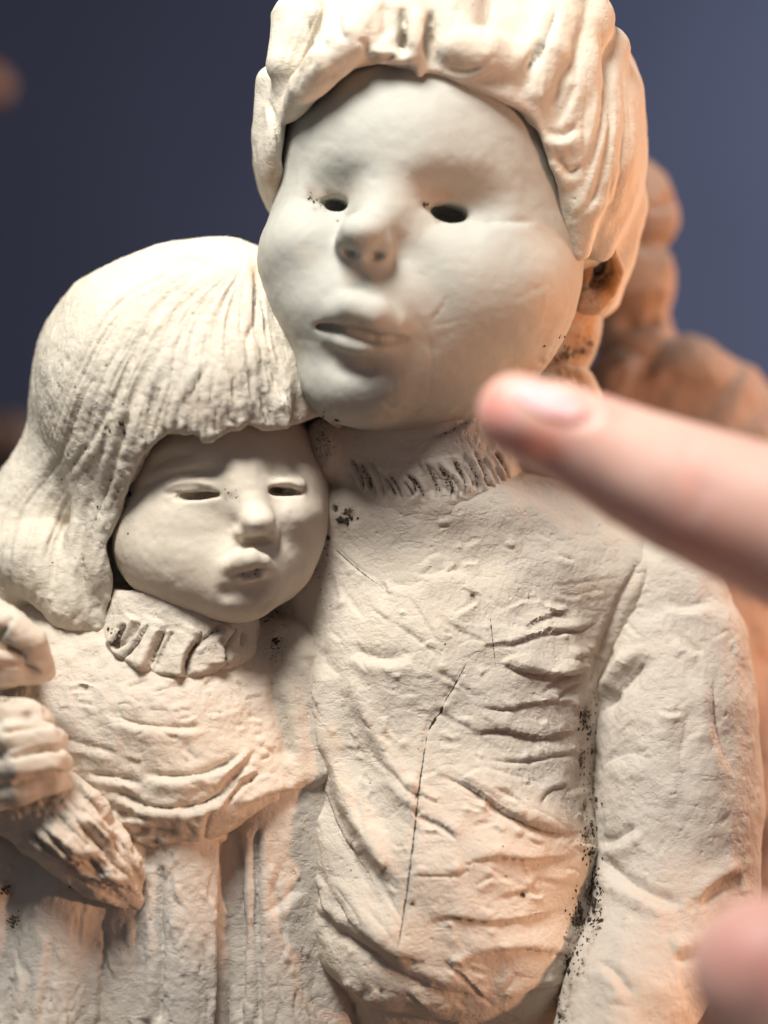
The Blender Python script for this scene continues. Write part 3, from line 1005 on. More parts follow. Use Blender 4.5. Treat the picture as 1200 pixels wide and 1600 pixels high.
crumbs('crevice_dirt', [(sleeve_clay, (921, 1115), (5, 14), 30, 3.2), (sleeve_clay, (917, 1190), (4, 40), 40, 2.2), (sleeve_clay, (923, 1300), (4, 30), 50, 2.6), (sleeve_clay, (927, 1400), (7, 26), 110, 3.0),
        (sleeve_clay, (902, 1445), (10, 8), 40, 2.8), (sleeve_clay, (882, 1500), (5, 30), 50, 2.4), (sleeve_clay, (872, 1570), (6, 16), 30, 3.4),
        (sweater_clay, (908, 1120), (5, 12), 24, 3.2), (sweater_clay, (912, 1200), (3, 30), 20, 2.2), (sweater_clay, (912, 1310), (4, 16), 24, 2.6), (sweater_clay, (905, 1430), (8, 16), 50, 3.0), (sweater_clay, (886, 1520), (4, 30), 24, 2.6),
        (sweater_clay, (543, 812), (7, 5), 14, 4.2), (sweater_clay, (527, 795), (3, 8), 6, 3.2), (sweater_clay, (508, 845), (3, 8), 9, 2.6), (sweater_clay, (675, 792), (12, 2), 10, 2.2), (sweater_clay, (500, 880), (10, 40), 24, 1.6),
        (sweater_clay, (818, 1398), (1, 1), 2, 3.2), (sweater_clay, (645, 1413), (3, 3), 3, 2.4), (sweater_clay, (652, 1243), (2, 2), 3, 3.0), (sweater_clay, (690, 1200), (110, 190), 34, 1.3), (sweater_clay, (922, 1130), (4, 26), 40, 2.8), (sweater_clay, (924, 1220), (4, 50), 60, 2.2), (sleeve_clay, (926, 1260), (4, 60), 70, 2.4),
        (sweater_clay, (926, 1330), (4, 40), 50, 2.6), (sleeve_clay, (928, 1395), (6, 34), 80, 2.8), (sleeve_clay, (904, 1470), (6, 30), 60, 2.6)], DIRT, boy)

# ------------------------------ girl: head and neck, one skin
def girl_head():
    S = Sculpt(150, 530, 560, 1080, -330, 260, 2.6)
    S.ell((350, 760, 0), (160, 185, 165), k=30)
    S.ell((346, 790, -22), (152, 146, 128), k=40)
    S.ell((272, 855, -76), (94, 108, 84), k=45)                        # cheeks
    S.ell((440, 825, -75), (64, 85, 100), k=45)
    S.ell((345, 890, -96), (112, 98, 80), k=45)                        # jaw
    S.ell((378, 925, -142), (48, 48, 40), k=40)                        # chin
    S.cap([(320, 880, 20, 105), (300, 1080, 30, 120)], k=25)           # neck
    # brow and sockets
    S.ell((302, 740, -204), (66, 42, 15), (-8, 0, 0), k=26, op='sub')
    S.ell((450, 742, -190), (44, 34, 14), (4, 0, 0), k=26, op='sub')
    S.ell((380, 756, -158), (28, 28, 40), k=30)
    # upper lids, cheeks under the eyes
    S.cap([(258, 766, -136, 7), (285, 756, -162, 8), (315, 754, -174, 8), (340, 760, -174, 6)], k=10)
    S.cap([(418, 756, -164, 5), (445, 752, -160, 6), (470, 756, -143, 5)], k=16)
    S.ell((290, 808, -110), (70, 66, 34), (5, 0, 0), k=28)
    S.ell((452, 806, -118), (40, 56, 34), k=24)
    # nose
    S.cap([(380, 748, -150, 20), (390, 785, -172, 22), (400, 812, -194, 24)], k=26)
    S.ell((404, 816, -206), (25, 31, 20), k=14)
    S.ell((382, 833, -186), (17, 22, 12), k=10)
    S.ell((424, 833, -184), (12, 22, 13), k=8)
    S.ell((404, 853, -204), (34, 40, 12), (0, 0, 12), k=7, op='sub')
    S.ell((388, 843, -200), (7, 20, 5), (20, 0, 0), k=4, op='sub')
    # mouth, lips parted and pouting
    S.ell((392, 885, -150), (52, 50, 38), k=30)
    S.cap([(343, 894, -178, 8), (366, 882, -202, 16), (392, 873, -217, 18), (412, 876, -210, 12), (426, 886, -188, 6)], k=10)
    S.cap([(352, 905, -184, 6), (379, 903, -203, 8), (406, 899, -206, 8), (424, 893, -186, 5)], k=7)
    S.cap([(370, 900, -212, 2.5), (390, 897, -218, 3.5), (408, 894, -214, 3)], k=4, op='sub')
    S.cap([(352, 928, -194, 5), (385, 929, -210, 7), (412, 922, -202, 5)], k=18, op='sub')
    # eyes: narrow almond slits under the lids
    S.ell((308, 775, -180), (37, 24, 6.5), (-3, 0, 0), k=6, op='sub')
    S.ell((316, 773, -170), (20, 24, 4), (-3, 0, 0), k=4, op='sub')
    S.ell((446, 769, -160), (29, 22, 6.5), (3, 0, 0), k=6, op='sub')
    S.ell((432, 766, -150), (9, 30, 4), (2, 0, 0), k=4, op='sub')
    m = S.mesh()
    m.smooth(1)
    m.stroke([(205, 768), (245, 748), (290, 738), (335, 744)], 6, 3.5, 3, -1, 10)
    m.stroke([(232, 735), (262, 715), (310, 706)], 8, 3, 4, -1, 12)
    m.stroke([(254, 767), (275, 758), (304, 754), (342, 761)], 5, -4.5, 0, 0, taper=0.2)
    m.stroke([(416, 758), (446, 754), (480, 762)], 4.5, -3.5, 0, 0, taper=0.25)
    m.stroke([(250, 770), (275, 771), (305, 777), (346, 771)], 3.5, 5, 1.5, 1, 8, taper=0.15)
    m.stroke([(416, 765), (445, 768), (482, 772)], 3.5, 3, 1.0, 1, 7, taper=0.4)
    m.stroke([(350, 888), (362, 862), (378, 848)], 6, 2, 1.5, 1, 8)
    for p in ((296, 775, 5), (312, 776, 6), (330, 772, 7), (348, 766, 8), (352, 782, 5), (362, 776, 6), (425, 764, 6), (440, 768, 4), (455, 767, 4), (470, 769, 5), (418, 752, 5), (382, 899, 4), (392, 896, 4), (403, 894, 4), (454, 801, 2.5), (386, 838, 5), (202, 772, 6), (428, 745, 4), (445, 742, 4)):
        m.dab(p[:2], p[2] * 1.4, -0.6, dirt=0.35)
    m.dab((240, 945), (60, 14), 0, dirt=0.3)  # shade below the girl's jaw, painted into the colour
    m.dab((300, 975), (60, 14), 0, dirt=0.3)
    m.dab((195, 830), (14, 50), 0, dirt=0.35)
    m.dab((425, 960), (30, 30), 0, dirt=0.6)
    m.dab((330, 905), (70, 20), 0, ochre=0.15)  # shade of the lower face, put in as ochre
    m.normals()
    m.grain(1.2, 40, 2, 41)
    m.grain(0.45, 10, 2, 42)
    return m
girl_clay = girl_head()
girl = at_sculpture(girl_clay.build('girl', SMOOTH))

# ------------------------------ girl: long hair with a fringe
GFACE = [(206, 745), (222, 712), (244, 690), (262, 674), (276, 668), (288, 680), (305, 676), (318, 686), (332, 690), (350, 680), (365, 672), (382, 660),
         (396, 664), (412, 671), (430, 672), (448, 668), (474, 660), (500, 650), (560, 700), (560, 1100), (215, 1100), (178, 1010), (166, 960), (176, 900), (168, 850), (190, 800)]
def girl_hair():
    S = Sculpt(-120, 545, 340, 1090, -330, 330, 3.0)
    S.ell((318, 640, 40), (245, 262, 258), k=30)
    S.ell((250, 610, 40), (190, 230, 205), k=40)
    S.ell((340, 500, 20), (140, 200, 118), k=40)
    S.ell((360, 600, -60), (118, 160, 130), k=40)
    S.cap([(190, 560, 60, 110), (140, 700, 60, 92), (60, 830, 50, 100), (0, 900, 40, 110), (-20, 960, 40, 90)], k=50)
    S.cap([(200, 660, -60, 46), (165, 790, -80, 46), (140, 880, -85, 48), (120, 950, -80, 40)], k=35)
    S.cap([(215, 700, -90, 24), (178, 800, -110, 24), (155, 880, -105, 26), (165, 940, -85, 22), (160, 965, -70, 16)], k=20)
    S.cap([(60, 880, -60, 62), (110, 938, -88, 42), (150, 966, -92, 26)], k=20)
    S.prism(GFACE, -600, 40, k=8)
    S.ell((215, 890, 60), (110, 90, 110), k=20)
    # uneven locks along the cut edge of the fringe
    S.cap([(262, 600, -165, 20), (268, 650, -182, 15), (272, 668, -180, 7)], k=12)
    S.cap([(310, 590, -185, 22), (316, 650, -208, 16), (322, 684, -206, 7)], k=12)
    S.cap([(385, 570, -190, 24), (380, 630, -208, 15), (374, 664, -204, 7)], k=12)
    S.cap([(430, 570, -160, 24), (440, 630, -188, 18), (446, 662, -188, 8)], k=12)
    S.cap([(225, 640, -130, 20), (216, 700, -150, 15), (204, 745, -140, 8)], k=12)
    m = S.mesh()
    m.smooth(2)
    for pts, w, d in (
        ([(275, 440), (235, 505), (195, 590), (165, 690), (150, 760)], 5, 8), ([(250, 540), (215, 610), (190, 690), (170, 760)], 5, 9),
        ([(300, 430), (262, 520), (225, 610), (200, 690)], 4, 6), ([(375, 430), (355, 520), (362, 590), (370, 650)], 5, 7), ([(395, 410), (400, 470), (385, 540)], 4, 6),
        ([(405, 520), (425, 580), (452, 630)], 5, 6), ([(205, 570), (170, 640), (135, 700), (95, 760)], 5, 6), ([(160, 560), (120, 640), (90, 720), (40, 790)], 5, 5),
        ([(150, 760), (125, 840), (130, 900), (145, 960)], 7, 9), ([(110, 800), (90, 860), (80, 930)], 6, 7), ([(185, 720), (160, 790), (140, 850), (140, 920)], 6, 8),
        ([(260, 415), (300, 405), (345, 420)], 3, 4), ([(300, 470), (285, 520), (268, 560)], 3, 4), ([(330, 560), (300, 610), (285, 650)], 5, 5)):
        m.stroke(pts, w * 1.25, d * 0.6, d * 0.5, random.choice([-1, 1]), w * 2.4, dirt=0.3)
    m.normals()
    strands(m, [(330, 400), (180, 470), (100, 600), (40, 760)], [(400, 400), (300, 480), (225, 600), (205, 735)], 54, 2.6, 1.05, seed=11, lip=0.6, dirt=0.4)
    strands(m, [(370, 410), (290, 500), (262, 600), (262, 668)], [(405, 400), (425, 480), (450, 580), (470, 650)], 50, 2.8, 1.5, seed=12, lip=0.6, dirt=0.3)
    strands(m, [(50, 740), (0, 800), (-20, 880), (-20, 960)], [(200, 740), (175, 820), (150, 900), (165, 970)], 26, 3.0, 1.5, seed=13, lip=0.6, dirt=0.35)
    strands(m, [(290, 480), (255, 560), (225, 640), (204, 735)], [(425, 470), (440, 540), (452, 600), (472, 655)], 44, 2.6, 2.3, seed=21, lip=0.7, dirt=0.25, u0=0.5)
    rnd = np.random.RandomState(5)
    for i in range(80):                                              # crumbs along the hair tips
        t = rnd.rand()
        if i % 2:
            x, y = np.interp(t, [0, .2, .35, .6, .8, 1], [205, 240, 272, 330, 380, 470]), np.interp(t, [0, .2, .35, .6, .8, 1], [740, 692, 664, 684, 658, 656])
        else:
            x, y = rnd.uniform(20, 180), rnd.uniform(930, 985)
        m.dab((x + rnd.uniform(-5, 5), y + rnd.uniform(-8, 4)), rnd.uniform(3, 6), rnd.uniform(-3, 4), dirt=0.3 * (rnd.rand() < 0.3))
    for i in range(70):
        m.dab((rnd.uniform(90, 250), rnd.uniform(560, 820)), rnd.uniform(3, 5), -1.5, dirt=rnd.uniform(0.3, 0.8))
    m.dab((395, 425), (8, 30), 0, ochre=0.5)
    m.dab((320, 640), (60, 40), 0, ochre=0.18)
    m.normals()
    m.grain(3.0, 60, 2, 51)
    m.grain(0.9, 16, 3, 52)
    m.grain(0.6, 7, 2, 53)
    return m
ghair_clay = girl_hair()
ghair_clay.build('hair', HAIRC, girl)

# ------------------------------ girl: pleated collar
def girl_collar():
    S = Sculpt(110, 450, 890, 1090, -240, 140, 2.6)
    S.cap([(290, 930, -10, 128), (282, 985, -15, 142), (275, 1040, -20, 150)], k=20)
    S.ell((310, 900, -10), (116, 125, 60), k=14, op='sub')
    poly = [(150, 960), (175, 920), (400, 930), (410, 1022), (370, 1040), (330, 1052), (305, 1064), (265, 1066), (230, 1052), (195, 1044), (165, 1028), (132, 1018)]
    S.prism(poly, -400, 300, k=10, op='and')
    m = S.mesh()
    m.smooth(1)
    for pts in ([(232, 975), (214, 1005), (190, 1032)], [(262, 975), (243, 1015), (231, 1052)], [(315, 985), (294, 1025), (290, 1062)], [(365, 980), (352, 1010), (350, 1042)]):
        m.stroke(pts, 5, 5, 9, 1, 24, step=0, taper=0.08)
    for pts, w, d, dr in (([(222, 968), (200, 1000), (178, 1018)], 6, 12, .3), ([(180, 985), (196, 982), (178, 1016)], 4, 9, .9), ([(258, 985), (240, 1020), (228, 1048)], 5, 11, .25), ([(270, 985), (252, 1020), (238, 1052)], 4, 8, .2),
                      ([(310, 1000), (292, 1030), (288, 1060)], 5, 10, .3), ([(340, 1000), (352, 1015), (352, 1032)], 4, 7, .4), ([(300, 1015), (330, 992), (345, 975)], 4, 6, .6), ([(380, 985), (376, 1010)], 5, 6, .3)):
        m.stroke(pts, w, d, d * 0.5, 1, w * 2, dirt=dr, taper=0.12)
    m.stroke([(135, 1012), (170, 1022), (200, 1038), (262, 1058), (310, 1056), (360, 1036), (405, 1020)], 5, 3, 4, -1, 7, dirt=0.25)
    for p in ((150, 1015, 8), (300, 1012, 4), (330, 990, 4), (270, 990, 4), (350, 1020, 4), (165, 1030, 8)):
        m.dab(p[:2], p[2] * 1.3, -1, dirt=0.8)
    m.normals()
    m.grain(2.6, 30, 3, 61)
    m.grain(0.7, 9, 2, 62)
    return m
collar_clay = girl_collar()
collar_clay.build('pleated_collar', CREAM, girl)

# ------------------------------ girl: bodice
def girl_bodice():
    S = Sculpt(-160, 560, 900, 1420, -290, 260, 3.2)
    S.ell((180, 1120, 20), (285, 190, 190), k=40)
    S.ell((270, 1150, -10), (190, 190, 170), k=50)
    S.ell((310, 1235, -30), (185, 180, 108), (-12, 0, 0), k=50)
    S.cap([(-60, 1050, 30, 100), (180, 1000, 30, 110), (400, 1030, 40, 90)], k=50)
    S.cap([(452, 1040, -20, 76), (486, 1215, -66, 68), (430, 1285, -82, 44)], k=46)
    poly = [(-300, 800), (600, 800), (560, 1200), (478, 1238), (430, 1262), (390, 1280), (352, 1304), (310, 1326), (262, 1346), (230, 1336), (200, 1330), (100, 1330), (-300, 1330)]
    S.prism(poly, -500, 500, k=30, op='and')
    m = S.mesh()
    m.smooth(2)
    f = lambda *a, **k: m.stroke(*a, **k)
    f([(160, 1105), (190, 1125), (250, 1138), (330, 1136)], 6, 6, 6, 1, 12)
    f([(215, 1212), (290, 1214), (350, 1196), (395, 1165)], 7, 9, 9, 1, 14)
    f([(130, 1210), (180, 1216), (225, 1228)], 5, 6, 6, 1, 10)
    f([(150, 1235), (190, 1242), (230, 1262), (300, 1262), (350, 1240), (400, 1200)], 6, 9, 8, 1, 13, dirt=0.2)
    f([(165, 1265), (200, 1275), (245, 1278)], 5, 6, 6, 1, 9, dirt=0.4)
    f([(200, 1300), (240, 1300), (280, 1306)], 5, 6, 5, 1, 9)
    f([(330, 1260), (320, 1290), (318, 1318)], 5, 5, 4, 1)
    f([(340, 1240), (370, 1205), (400, 1170)], 6, 9, 7, -1, 12)
    f([(345, 1262), (380, 1225), (410, 1205)], 5, 9, 8, -1, 10)
    f([(370, 1272), (410, 1250), (440, 1240), (480, 1236)], 6, 6, 8, -1, 12)
    f([(420, 1040), (440, 1120), (460, 1200)], 12, 10, 6, -1, 18)
    f([(80, 1150), (130, 1165), (190, 1180)], 6, 4, 4, 1)
    rnd = np.random.RandomState(29)
    for i in range(70):
        x, y = rnd.uniform(60, 420), rnd.uniform(1060, 1320)
        ln, a, d = rnd.uniform(10, 40), rnd.normal(0.1, 0.35), rnd.uniform(1.2, 3)
        f([(x, y), (x + ln * 0.5 * math.cos(a), y + ln * 0.5 * math.sin(a) + rnd.uniform(-3, 3)), (x + ln * math.cos(a), y + ln * math.sin(a))], rnd.uniform(2, 4), d, d, rnd.choice([-1, 1]), 6)
    for i in range(40):
        m.dab((rnd.uniform(170, 300), rnd.uniform(1240, 1330)), rnd.uniform(4, 8), rnd.uniform(-3, 4), dirt=0.7 * (rnd.rand() < 0.2))
    m.dab((430, 1010), (24, 50), -4, dirt=0.6)
    m.dab((445, 1140), (14, 60), 0, dirt=0.3)  # shadow next to the boy, painted into the bodice colour
    m.normals()
    m.grain(4.0, 55, 2, 71)
    m.grain(1.8, 18, 3, 72)
    m.grain(0.6, 8, 2, 73)
    return m
bodice_clay = girl_bodice()
bodice_clay.build('dress_bodice', CREAM, girl)

# ------------------------------ girl: skirt
def girl_skirt():
    S = Sculpt(-160, 620, 1220, 1740, -320, 300, 3.4)
    S.ell((170, 1600, 30), (300, 200, 430), k=30)
    S.cap([(288, 1230, -120, 62), (285, 1720, -150, 72)], k=18)            # pleat that catches the lamp
    S.cap([(215, 1240, -118, 48), (200, 1720, -150, 54)], k=18)
    S.cap([(120, 1300, -105, 66), (60, 1720, -145, 95)], k=30)
    S.cap([(0, 1330, -90, 66), (-60, 1720, -125, 95)], k=30)
    S.cap([(420, 1200, -66, 80), (430, 1720, -88, 82)], k=22)
    S.cap([(376, 1220, -96, 30), (384, 1720, -110, 26)], k=14)
    S.cap([(475, 1200, -56, 62), (505, 1720, -60, 70)], k=20)
    m = S.mesh()
    m.smooth(2)
    f = lambda *a, **k: m.stroke(*a, **k)
    f([(252, 1350), (248, 1420), (250, 1500), (244, 1600)], 7, 10, 7, 1, 13, 0.05)
    f([(348, 1310), (346, 1420), (345, 1520), (342, 1610)], 7, 14, 6, 1, 9, 0.03)
    f([(375, 1290), (380, 1400), (378, 1610)], 6, 8, 6, -1, 10, 0.05)
    f([(405, 1290), (402, 1400), (408, 1610)], 6, 7, 5, -1, 10, 0.05)
    f([(165, 1450), (160, 1520), (155, 1610)], 6, 4, 4, 1, 10, 0.1)
    f([(30, 1500), (45, 1540), (30, 1600)], 8, 4, 5, 1, 12)
    f([(80, 1450), (75, 1520), (60, 1610)], 7, 4, 5, 1, 12)
    f([(410, 1430), (440, 1412), (470, 1380)], 8, 4, 3, 1, 14)
    f([(440, 1340), (430, 1400), (445, 1480)], 7, 6, 5, 1, 12)
    rnd = np.random.RandomState(39)
    for i in range(90):
        x, y = rnd.uniform(0, 480), rnd.uniform(1330, 1600)
        ln, a, d = rnd.uniform(14, 60), rnd.normal(1.55, 0.25), rnd.uniform(1.2, 2.8)
        f([(x, y), (x + ln * 0.5 * math.cos(a) + rnd.uniform(-3, 3), y + ln * 0.5 * math.sin(a)), (x + ln * math.cos(a), y + ln * math.sin(a))], rnd.uniform(2, 4), d, d, rnd.choice([-1, 1]), 6)
    for i in range(26):
        m.dab((rnd.uniform(200, 340), rnd.uniform(1380, 1600)), rnd.uniform(3, 6), rnd.uniform(0.5, 2))
    for p in ((10, 1390, 14), (20, 1440, 18), (110, 1382, 6)):
        m.dab(p[:2], p[2], -1, dirt=0.8)
    m.normals()
    m.grain(2.4, 70, 2, 81)
    m.grain(0.9, 18, 3, 82)
    m.grain(0.6, 8, 2, 83)
    return m
skirt_clay = girl_skirt()
skirt_clay.build('skirt', GREYC, girl)
crumbs('crevice_dirt', [(girl_clay, (345, 770), (8, 5), 16, 1.5), (girl_clay, (360, 778), (10, 8), 18, 1.0), (girl_clay, (312, 776), (10, 2), 6, 1.5), (girl_clay, (446, 769), (12, 2), 8, 1.6), (girl_clay, (432, 748), (10, 4), 12, 0.9), (girl_clay, (392, 898), (10, 2), 12, 1.9),
        (girl_clay, (202, 772), (2, 4), 4, 2.6), (girl_clay, (454, 802), (1, 1), 1, 1.6), (girl_clay, (340, 810), (60, 40), 14, 0.7), (girl_clay, (240, 955), (26, 8), 14, 1.8), (girl_clay, (200, 830), (6, 40), 14, 1.2),
        (collar_clay, (183, 988), (7, 5), 14, 2.4), (collar_clay, (150, 1022), (10, 6), 14, 2.2), (collar_clay, (320, 1000), (16, 12), 14, 1.5), (collar_clay, (352, 1020), (2, 8), 6, 2.0),
        (bodice_clay, (432, 1003), (4, 4), 8, 4.5), (bodice_clay, (425, 965), (10, 12), 14, 3.2), (bodice_clay, (225, 1275), (16, 4), 16, 1.4), (bodice_clay, (160, 1180), (14, 10), 12, 1.2),
        (skirt_clay, (10, 1392), (5, 3), 12, 2.4), (skirt_clay, (20, 1440), (12, 12), 22, 1.6), (skirt_clay, (110, 1382), (4, 2), 8, 1.6),
        (ghair_clay, (150, 730), (30, 60), 44, 1.5), (ghair_clay, (190, 690), (12, 40), 24, 1.9), (ghair_clay, (95, 780), (30, 50), 24, 1.4)], DIRT, girl)

# ------------------------------ girl: ribbed cuff below the clenched hands
def girl_cuff():
    S = Sculpt(-120, 270, 1180, 1440, -400, 20, 2.6)
    S.cap([(40, 1220, -190, 55), (110, 1290, -205, 66), (170, 1355, -190, 48), (222, 1405, -160, 16)], k=20)
    S.cap([(-80, 1200, -150, 60), (40, 1270, -190, 50), (150, 1370, -190, 30), (205, 1412, -170, 10)], k=20)
    m = S.mesh()
    m.smooth(1)
    strands(m, [(20, 1300), (80, 1350), (140, 1390), (205, 1418)], [(115, 1205), (165, 1260), (205, 1320), (238, 1398)], 13, 5, 7, seed=14, lip=0.9, dirt=0.15)
    strands(m, [(20, 1300), (80, 1350), (140, 1390), (205, 1418)], [(115, 1205), (165, 1260), (205, 1320), (238, 1398)], 22, 2.6, 3.5, seed=15, lip=0.8, dirt=0.3)
    m.grain(4.0, 22, 3, 91)
    m.grain(1.2, 8, 2, 92)
    return m
girl_cuff().build('ribbed_cuff', CREAM, girl)

# ------------------------------ girl: two small clenched hands, fingers lying side by side
def girl_hand_low():
    S = Sculpt(-180, 130, 1060, 1300, -420, 20, 2.6)
    S.ell((10, 1200, -190), (80, 80, 72), (25, 0, 0), k=20)
    S.cap([(-60, 1130, -240, 28), (0, 1112, -275, 25), (48, 1116, -270, 22), (70, 1126, -240, 17)], k=7)
    S.cap([(-50, 1168, -250, 28), (20, 1150, -290, 26), (72, 1150, -282, 22), (92, 1158, -245, 17)], k=7)
    S.cap([(-40, 1210, -250, 28), (30, 1192, -292, 26), (80, 1186, -284, 22), (98, 1192, -250, 17)], k=7)
    S.cap([(-30, 1248, -235, 26), (35, 1232, -275, 25), (82, 1222, -266, 21), (98, 1224, -235, 15)], k=7)
    m = S.mesh()
    m.smooth(2)
    for p in ([(86, 1132), (50, 1134), (0, 1146)], [(104, 1172), (70, 1170), (10, 1186)], [(104, 1208), (70, 1208), (15, 1226)]):
        m.stroke(p, 4.5, 7, 3, 1, 8, taper=0.15, dirt=0.15)
    m.dab((42, 1120), 8, -5, dirt=0.6)
    m.dab((0, 1185), 7, -2, dirt=0.7)
    m.dab((5, 1090), (30, 10), 0, dirt=0.8)  # shade of the gap between the fists, put into the colour
    m.grain(2.5, 30, 2, 101)
    m.grain(0.6, 9, 2, 102)
    return m
girl_hand_low().build('hand', SMOOTH, girl)

def girl_hand_high():
    S = Sculpt(-180, 120, 920, 1110, -400, 20, 2.6)
    S.ell((-20, 1015, -190), (80, 75, 60), (20, 0, 0), k=18)
    S.cap([(-60, 960, -220, 26), (-10, 958, -262, 24), (25, 972, -262, 20)], k=7)
    S.cap([(-40, 985, -240, 26), (20, 978, -278, 25), (52, 1000, -268, 23), (66, 1040, -245, 20)], k=8)
    S.cap([(-60, 1030, -240, 24), (-10, 1020, -270, 24), (20, 1035, -262, 20)], k=7)
    S.cap([(-60, 1055, -220, 22), (0, 1052, -256, 21), (55, 1052, -240, 20), (70, 1050, -225, 16)], k=9)
    m = S.mesh()
    m.smooth(2)
    m.stroke([(20, 955), (6, 985), (-10, 1010)], 5, 7, 3, 1, 8)
    m.stroke([(40, 1018), (10, 1010), (-15, 1016)], 5, 6, 3, 1, 8)
    m.stroke([(70, 1056), (40, 1040), (0, 1038)], 5, 6, 3, 1, 8)
    m.dab((2, 985), 7, -3, dirt=0.6)
    m.dab((0, 1040), (16, 10), -3, ochre=0.4)
    m.grain(2.5, 30, 2, 111)
    m.grain(0.6, 9, 2, 112)
    return m
girl_hand_high().build('hand', SMOOTH, girl)

# ---------------------------------------------------------------- the figurine behind
figurine = thing('clay_figurine', 'orange-brown terracotta figurine standing blurred behind the boy', 'figurine', (900, 1000, -1198))
def at_fig(o):
    o.parent = figurine
    o.matrix_parent_inverse = figurine.matrix_basis.inverted()
    return o
def fig_head():
    S = Sculpt(880, 1100, 200, 600, 380, 860, 5)
    S.ell((985, 330, 620), (72, 100, 88), (-14, 0, 0), k=20)
    S.ell((985, 440, 620), (70, 100, 74), k=14)
    S.ell((1030, 350, 570), (30, 40, 34), k=10)
    S.ell((1018, 300, 560), (34, 40, 26), (30, 0, 0), k=10)
    S.ell((1025, 430, 560), (26, 40, 50), k=12)
    S.cap([(985, 480, 620, 56), (1000, 560, 620, 70)], k=16)
    m = S.mesh()
    m.stroke([(985, 375), (1025, 392), (1062, 380)], 8, 12, 6, 1)
    m.stroke([(1000, 320), (1030, 325), (1060, 310)], 7, 8, 5, 1)
    m.stroke([(960, 505), (1000, 512), (1040, 500)], 12, 16, 6, 1)
    m.grain(6, 50, 3, 5)
    return m
def fig_body():
    S = Sculpt(800, 1360, 460, 1780, 300, 960, 7)
    S.cap([(985, 625, 600, 84), (1060, 610, 620, 90), (1120, 640, 620, 84), (1180, 700, 620, 76), (1200, 860, 600, 70)], k=24)
    S.ell((965, 600, 530), (44, 60, 54), k=12)
    S.ell((1085, 580, 560), (60, 70, 50), (20, 0, 0), k=18)
    S.ell((1060, 800, 640), (160, 150, 220), k=40)
    S.cap([(1070, 950, 640, 140), (1085, 1500, 640, 180), (1085, 1700, 640, 190)], k=40)
    m = S.mesh()
    m.stroke([(1000, 640), (1010, 590), (1040, 545)], 10, 12, 8, 1)
    m.stroke([(1100, 660), (1140, 600), (1165, 570)], 12, 8, 8, 1)
    for i in range(8):
        m.stroke([(1150 + i * 9, 960), (1170 + i * 8, 1100), (1160 + i * 9, 1300)], 6, 9, 6, 1)
    m.grain(12, 70, 3, 6)
    return m
at_fig(fig_head().build('head', TERRA))
at_fig(fig_body().build('body', TERRA))

# a shelf at the left, and the small brown knob on the wall
shelf = thing('wooden_shelf', 'low brown wooden shelf edge seen blurred at the left behind the girl', 'shelf', (-2600, 2400, -1198))
def at_shelf(o):
    o.parent = shelf
    o.matrix_parent_inverse = shelf.matrix_basis.inverted()
    return o
sy = 1900
s_ = (DIST + sy) / DIST
at_shelf(slab('board', (-3400, sy, (800 - 705) * s_), (-930, sy + 700, (800 - 645) * s_), WOOD))
at_shelf(slab('side_panel', (-3400, sy + 40, -1198), (-3320, sy + 660, (800 - 705) * s_ - 2), DARKW))
at_shelf(slab('side_panel', (-1010, sy + 40, -1198), (-932, sy + 660, (800 - 705) * s_ - 2), DARKW))
at_shelf(slab('back_panel', (-3318, sy + 600, -1198), (-1012, sy + 640, (800 - 705) * s_ - 2), DARKW))

def knob():
    import bmesh
    bm = bmesh.new()
    prof = [(0, 0), (60, 0), (60, 12), (26, 20), (22, 60), (50, 90), (56, 120), (40, 146), (0, 152)]
    n = 20
    rings = []
    for r, h in prof:
        rings.append([bm.verts.new(Vector((r * math.cos(2 * math.pi * i / n), -h, r * math.sin(2 * math.pi * i / n))) * U) for i in range(n)])
    for a, b in zip(rings[:-1], rings[1:]):
        for i in range(n):
            bm.faces.new((a[i], a[(i + 1) % n], b[(i + 1) % n], b[i]))
    bmesh.ops.remove_doubles(bm, verts=bm.verts, dist=1e-7)
    bmesh.ops.recalc_face_normals(bm, faces=bm.faces)
    me = bpy.data.meshes.new('wall_knob')
    bm.to_mesh(me); bm.free()
    for p in me.polygons:
        p.use_smooth = True
    me.materials.append(BRASS)
    o = bpy.data.objects.new('wall_knob', me)
    C.objects.link(o)
    return o
k = knob()
k.location = Vector(((0 - 612) * 6400 / 3000, 3399, (800 - 135) * 6400 / 3000)) * U
k['label'] = 'small round brown knob on the dark wall at the far left edge'
k['category'] = 'knob'

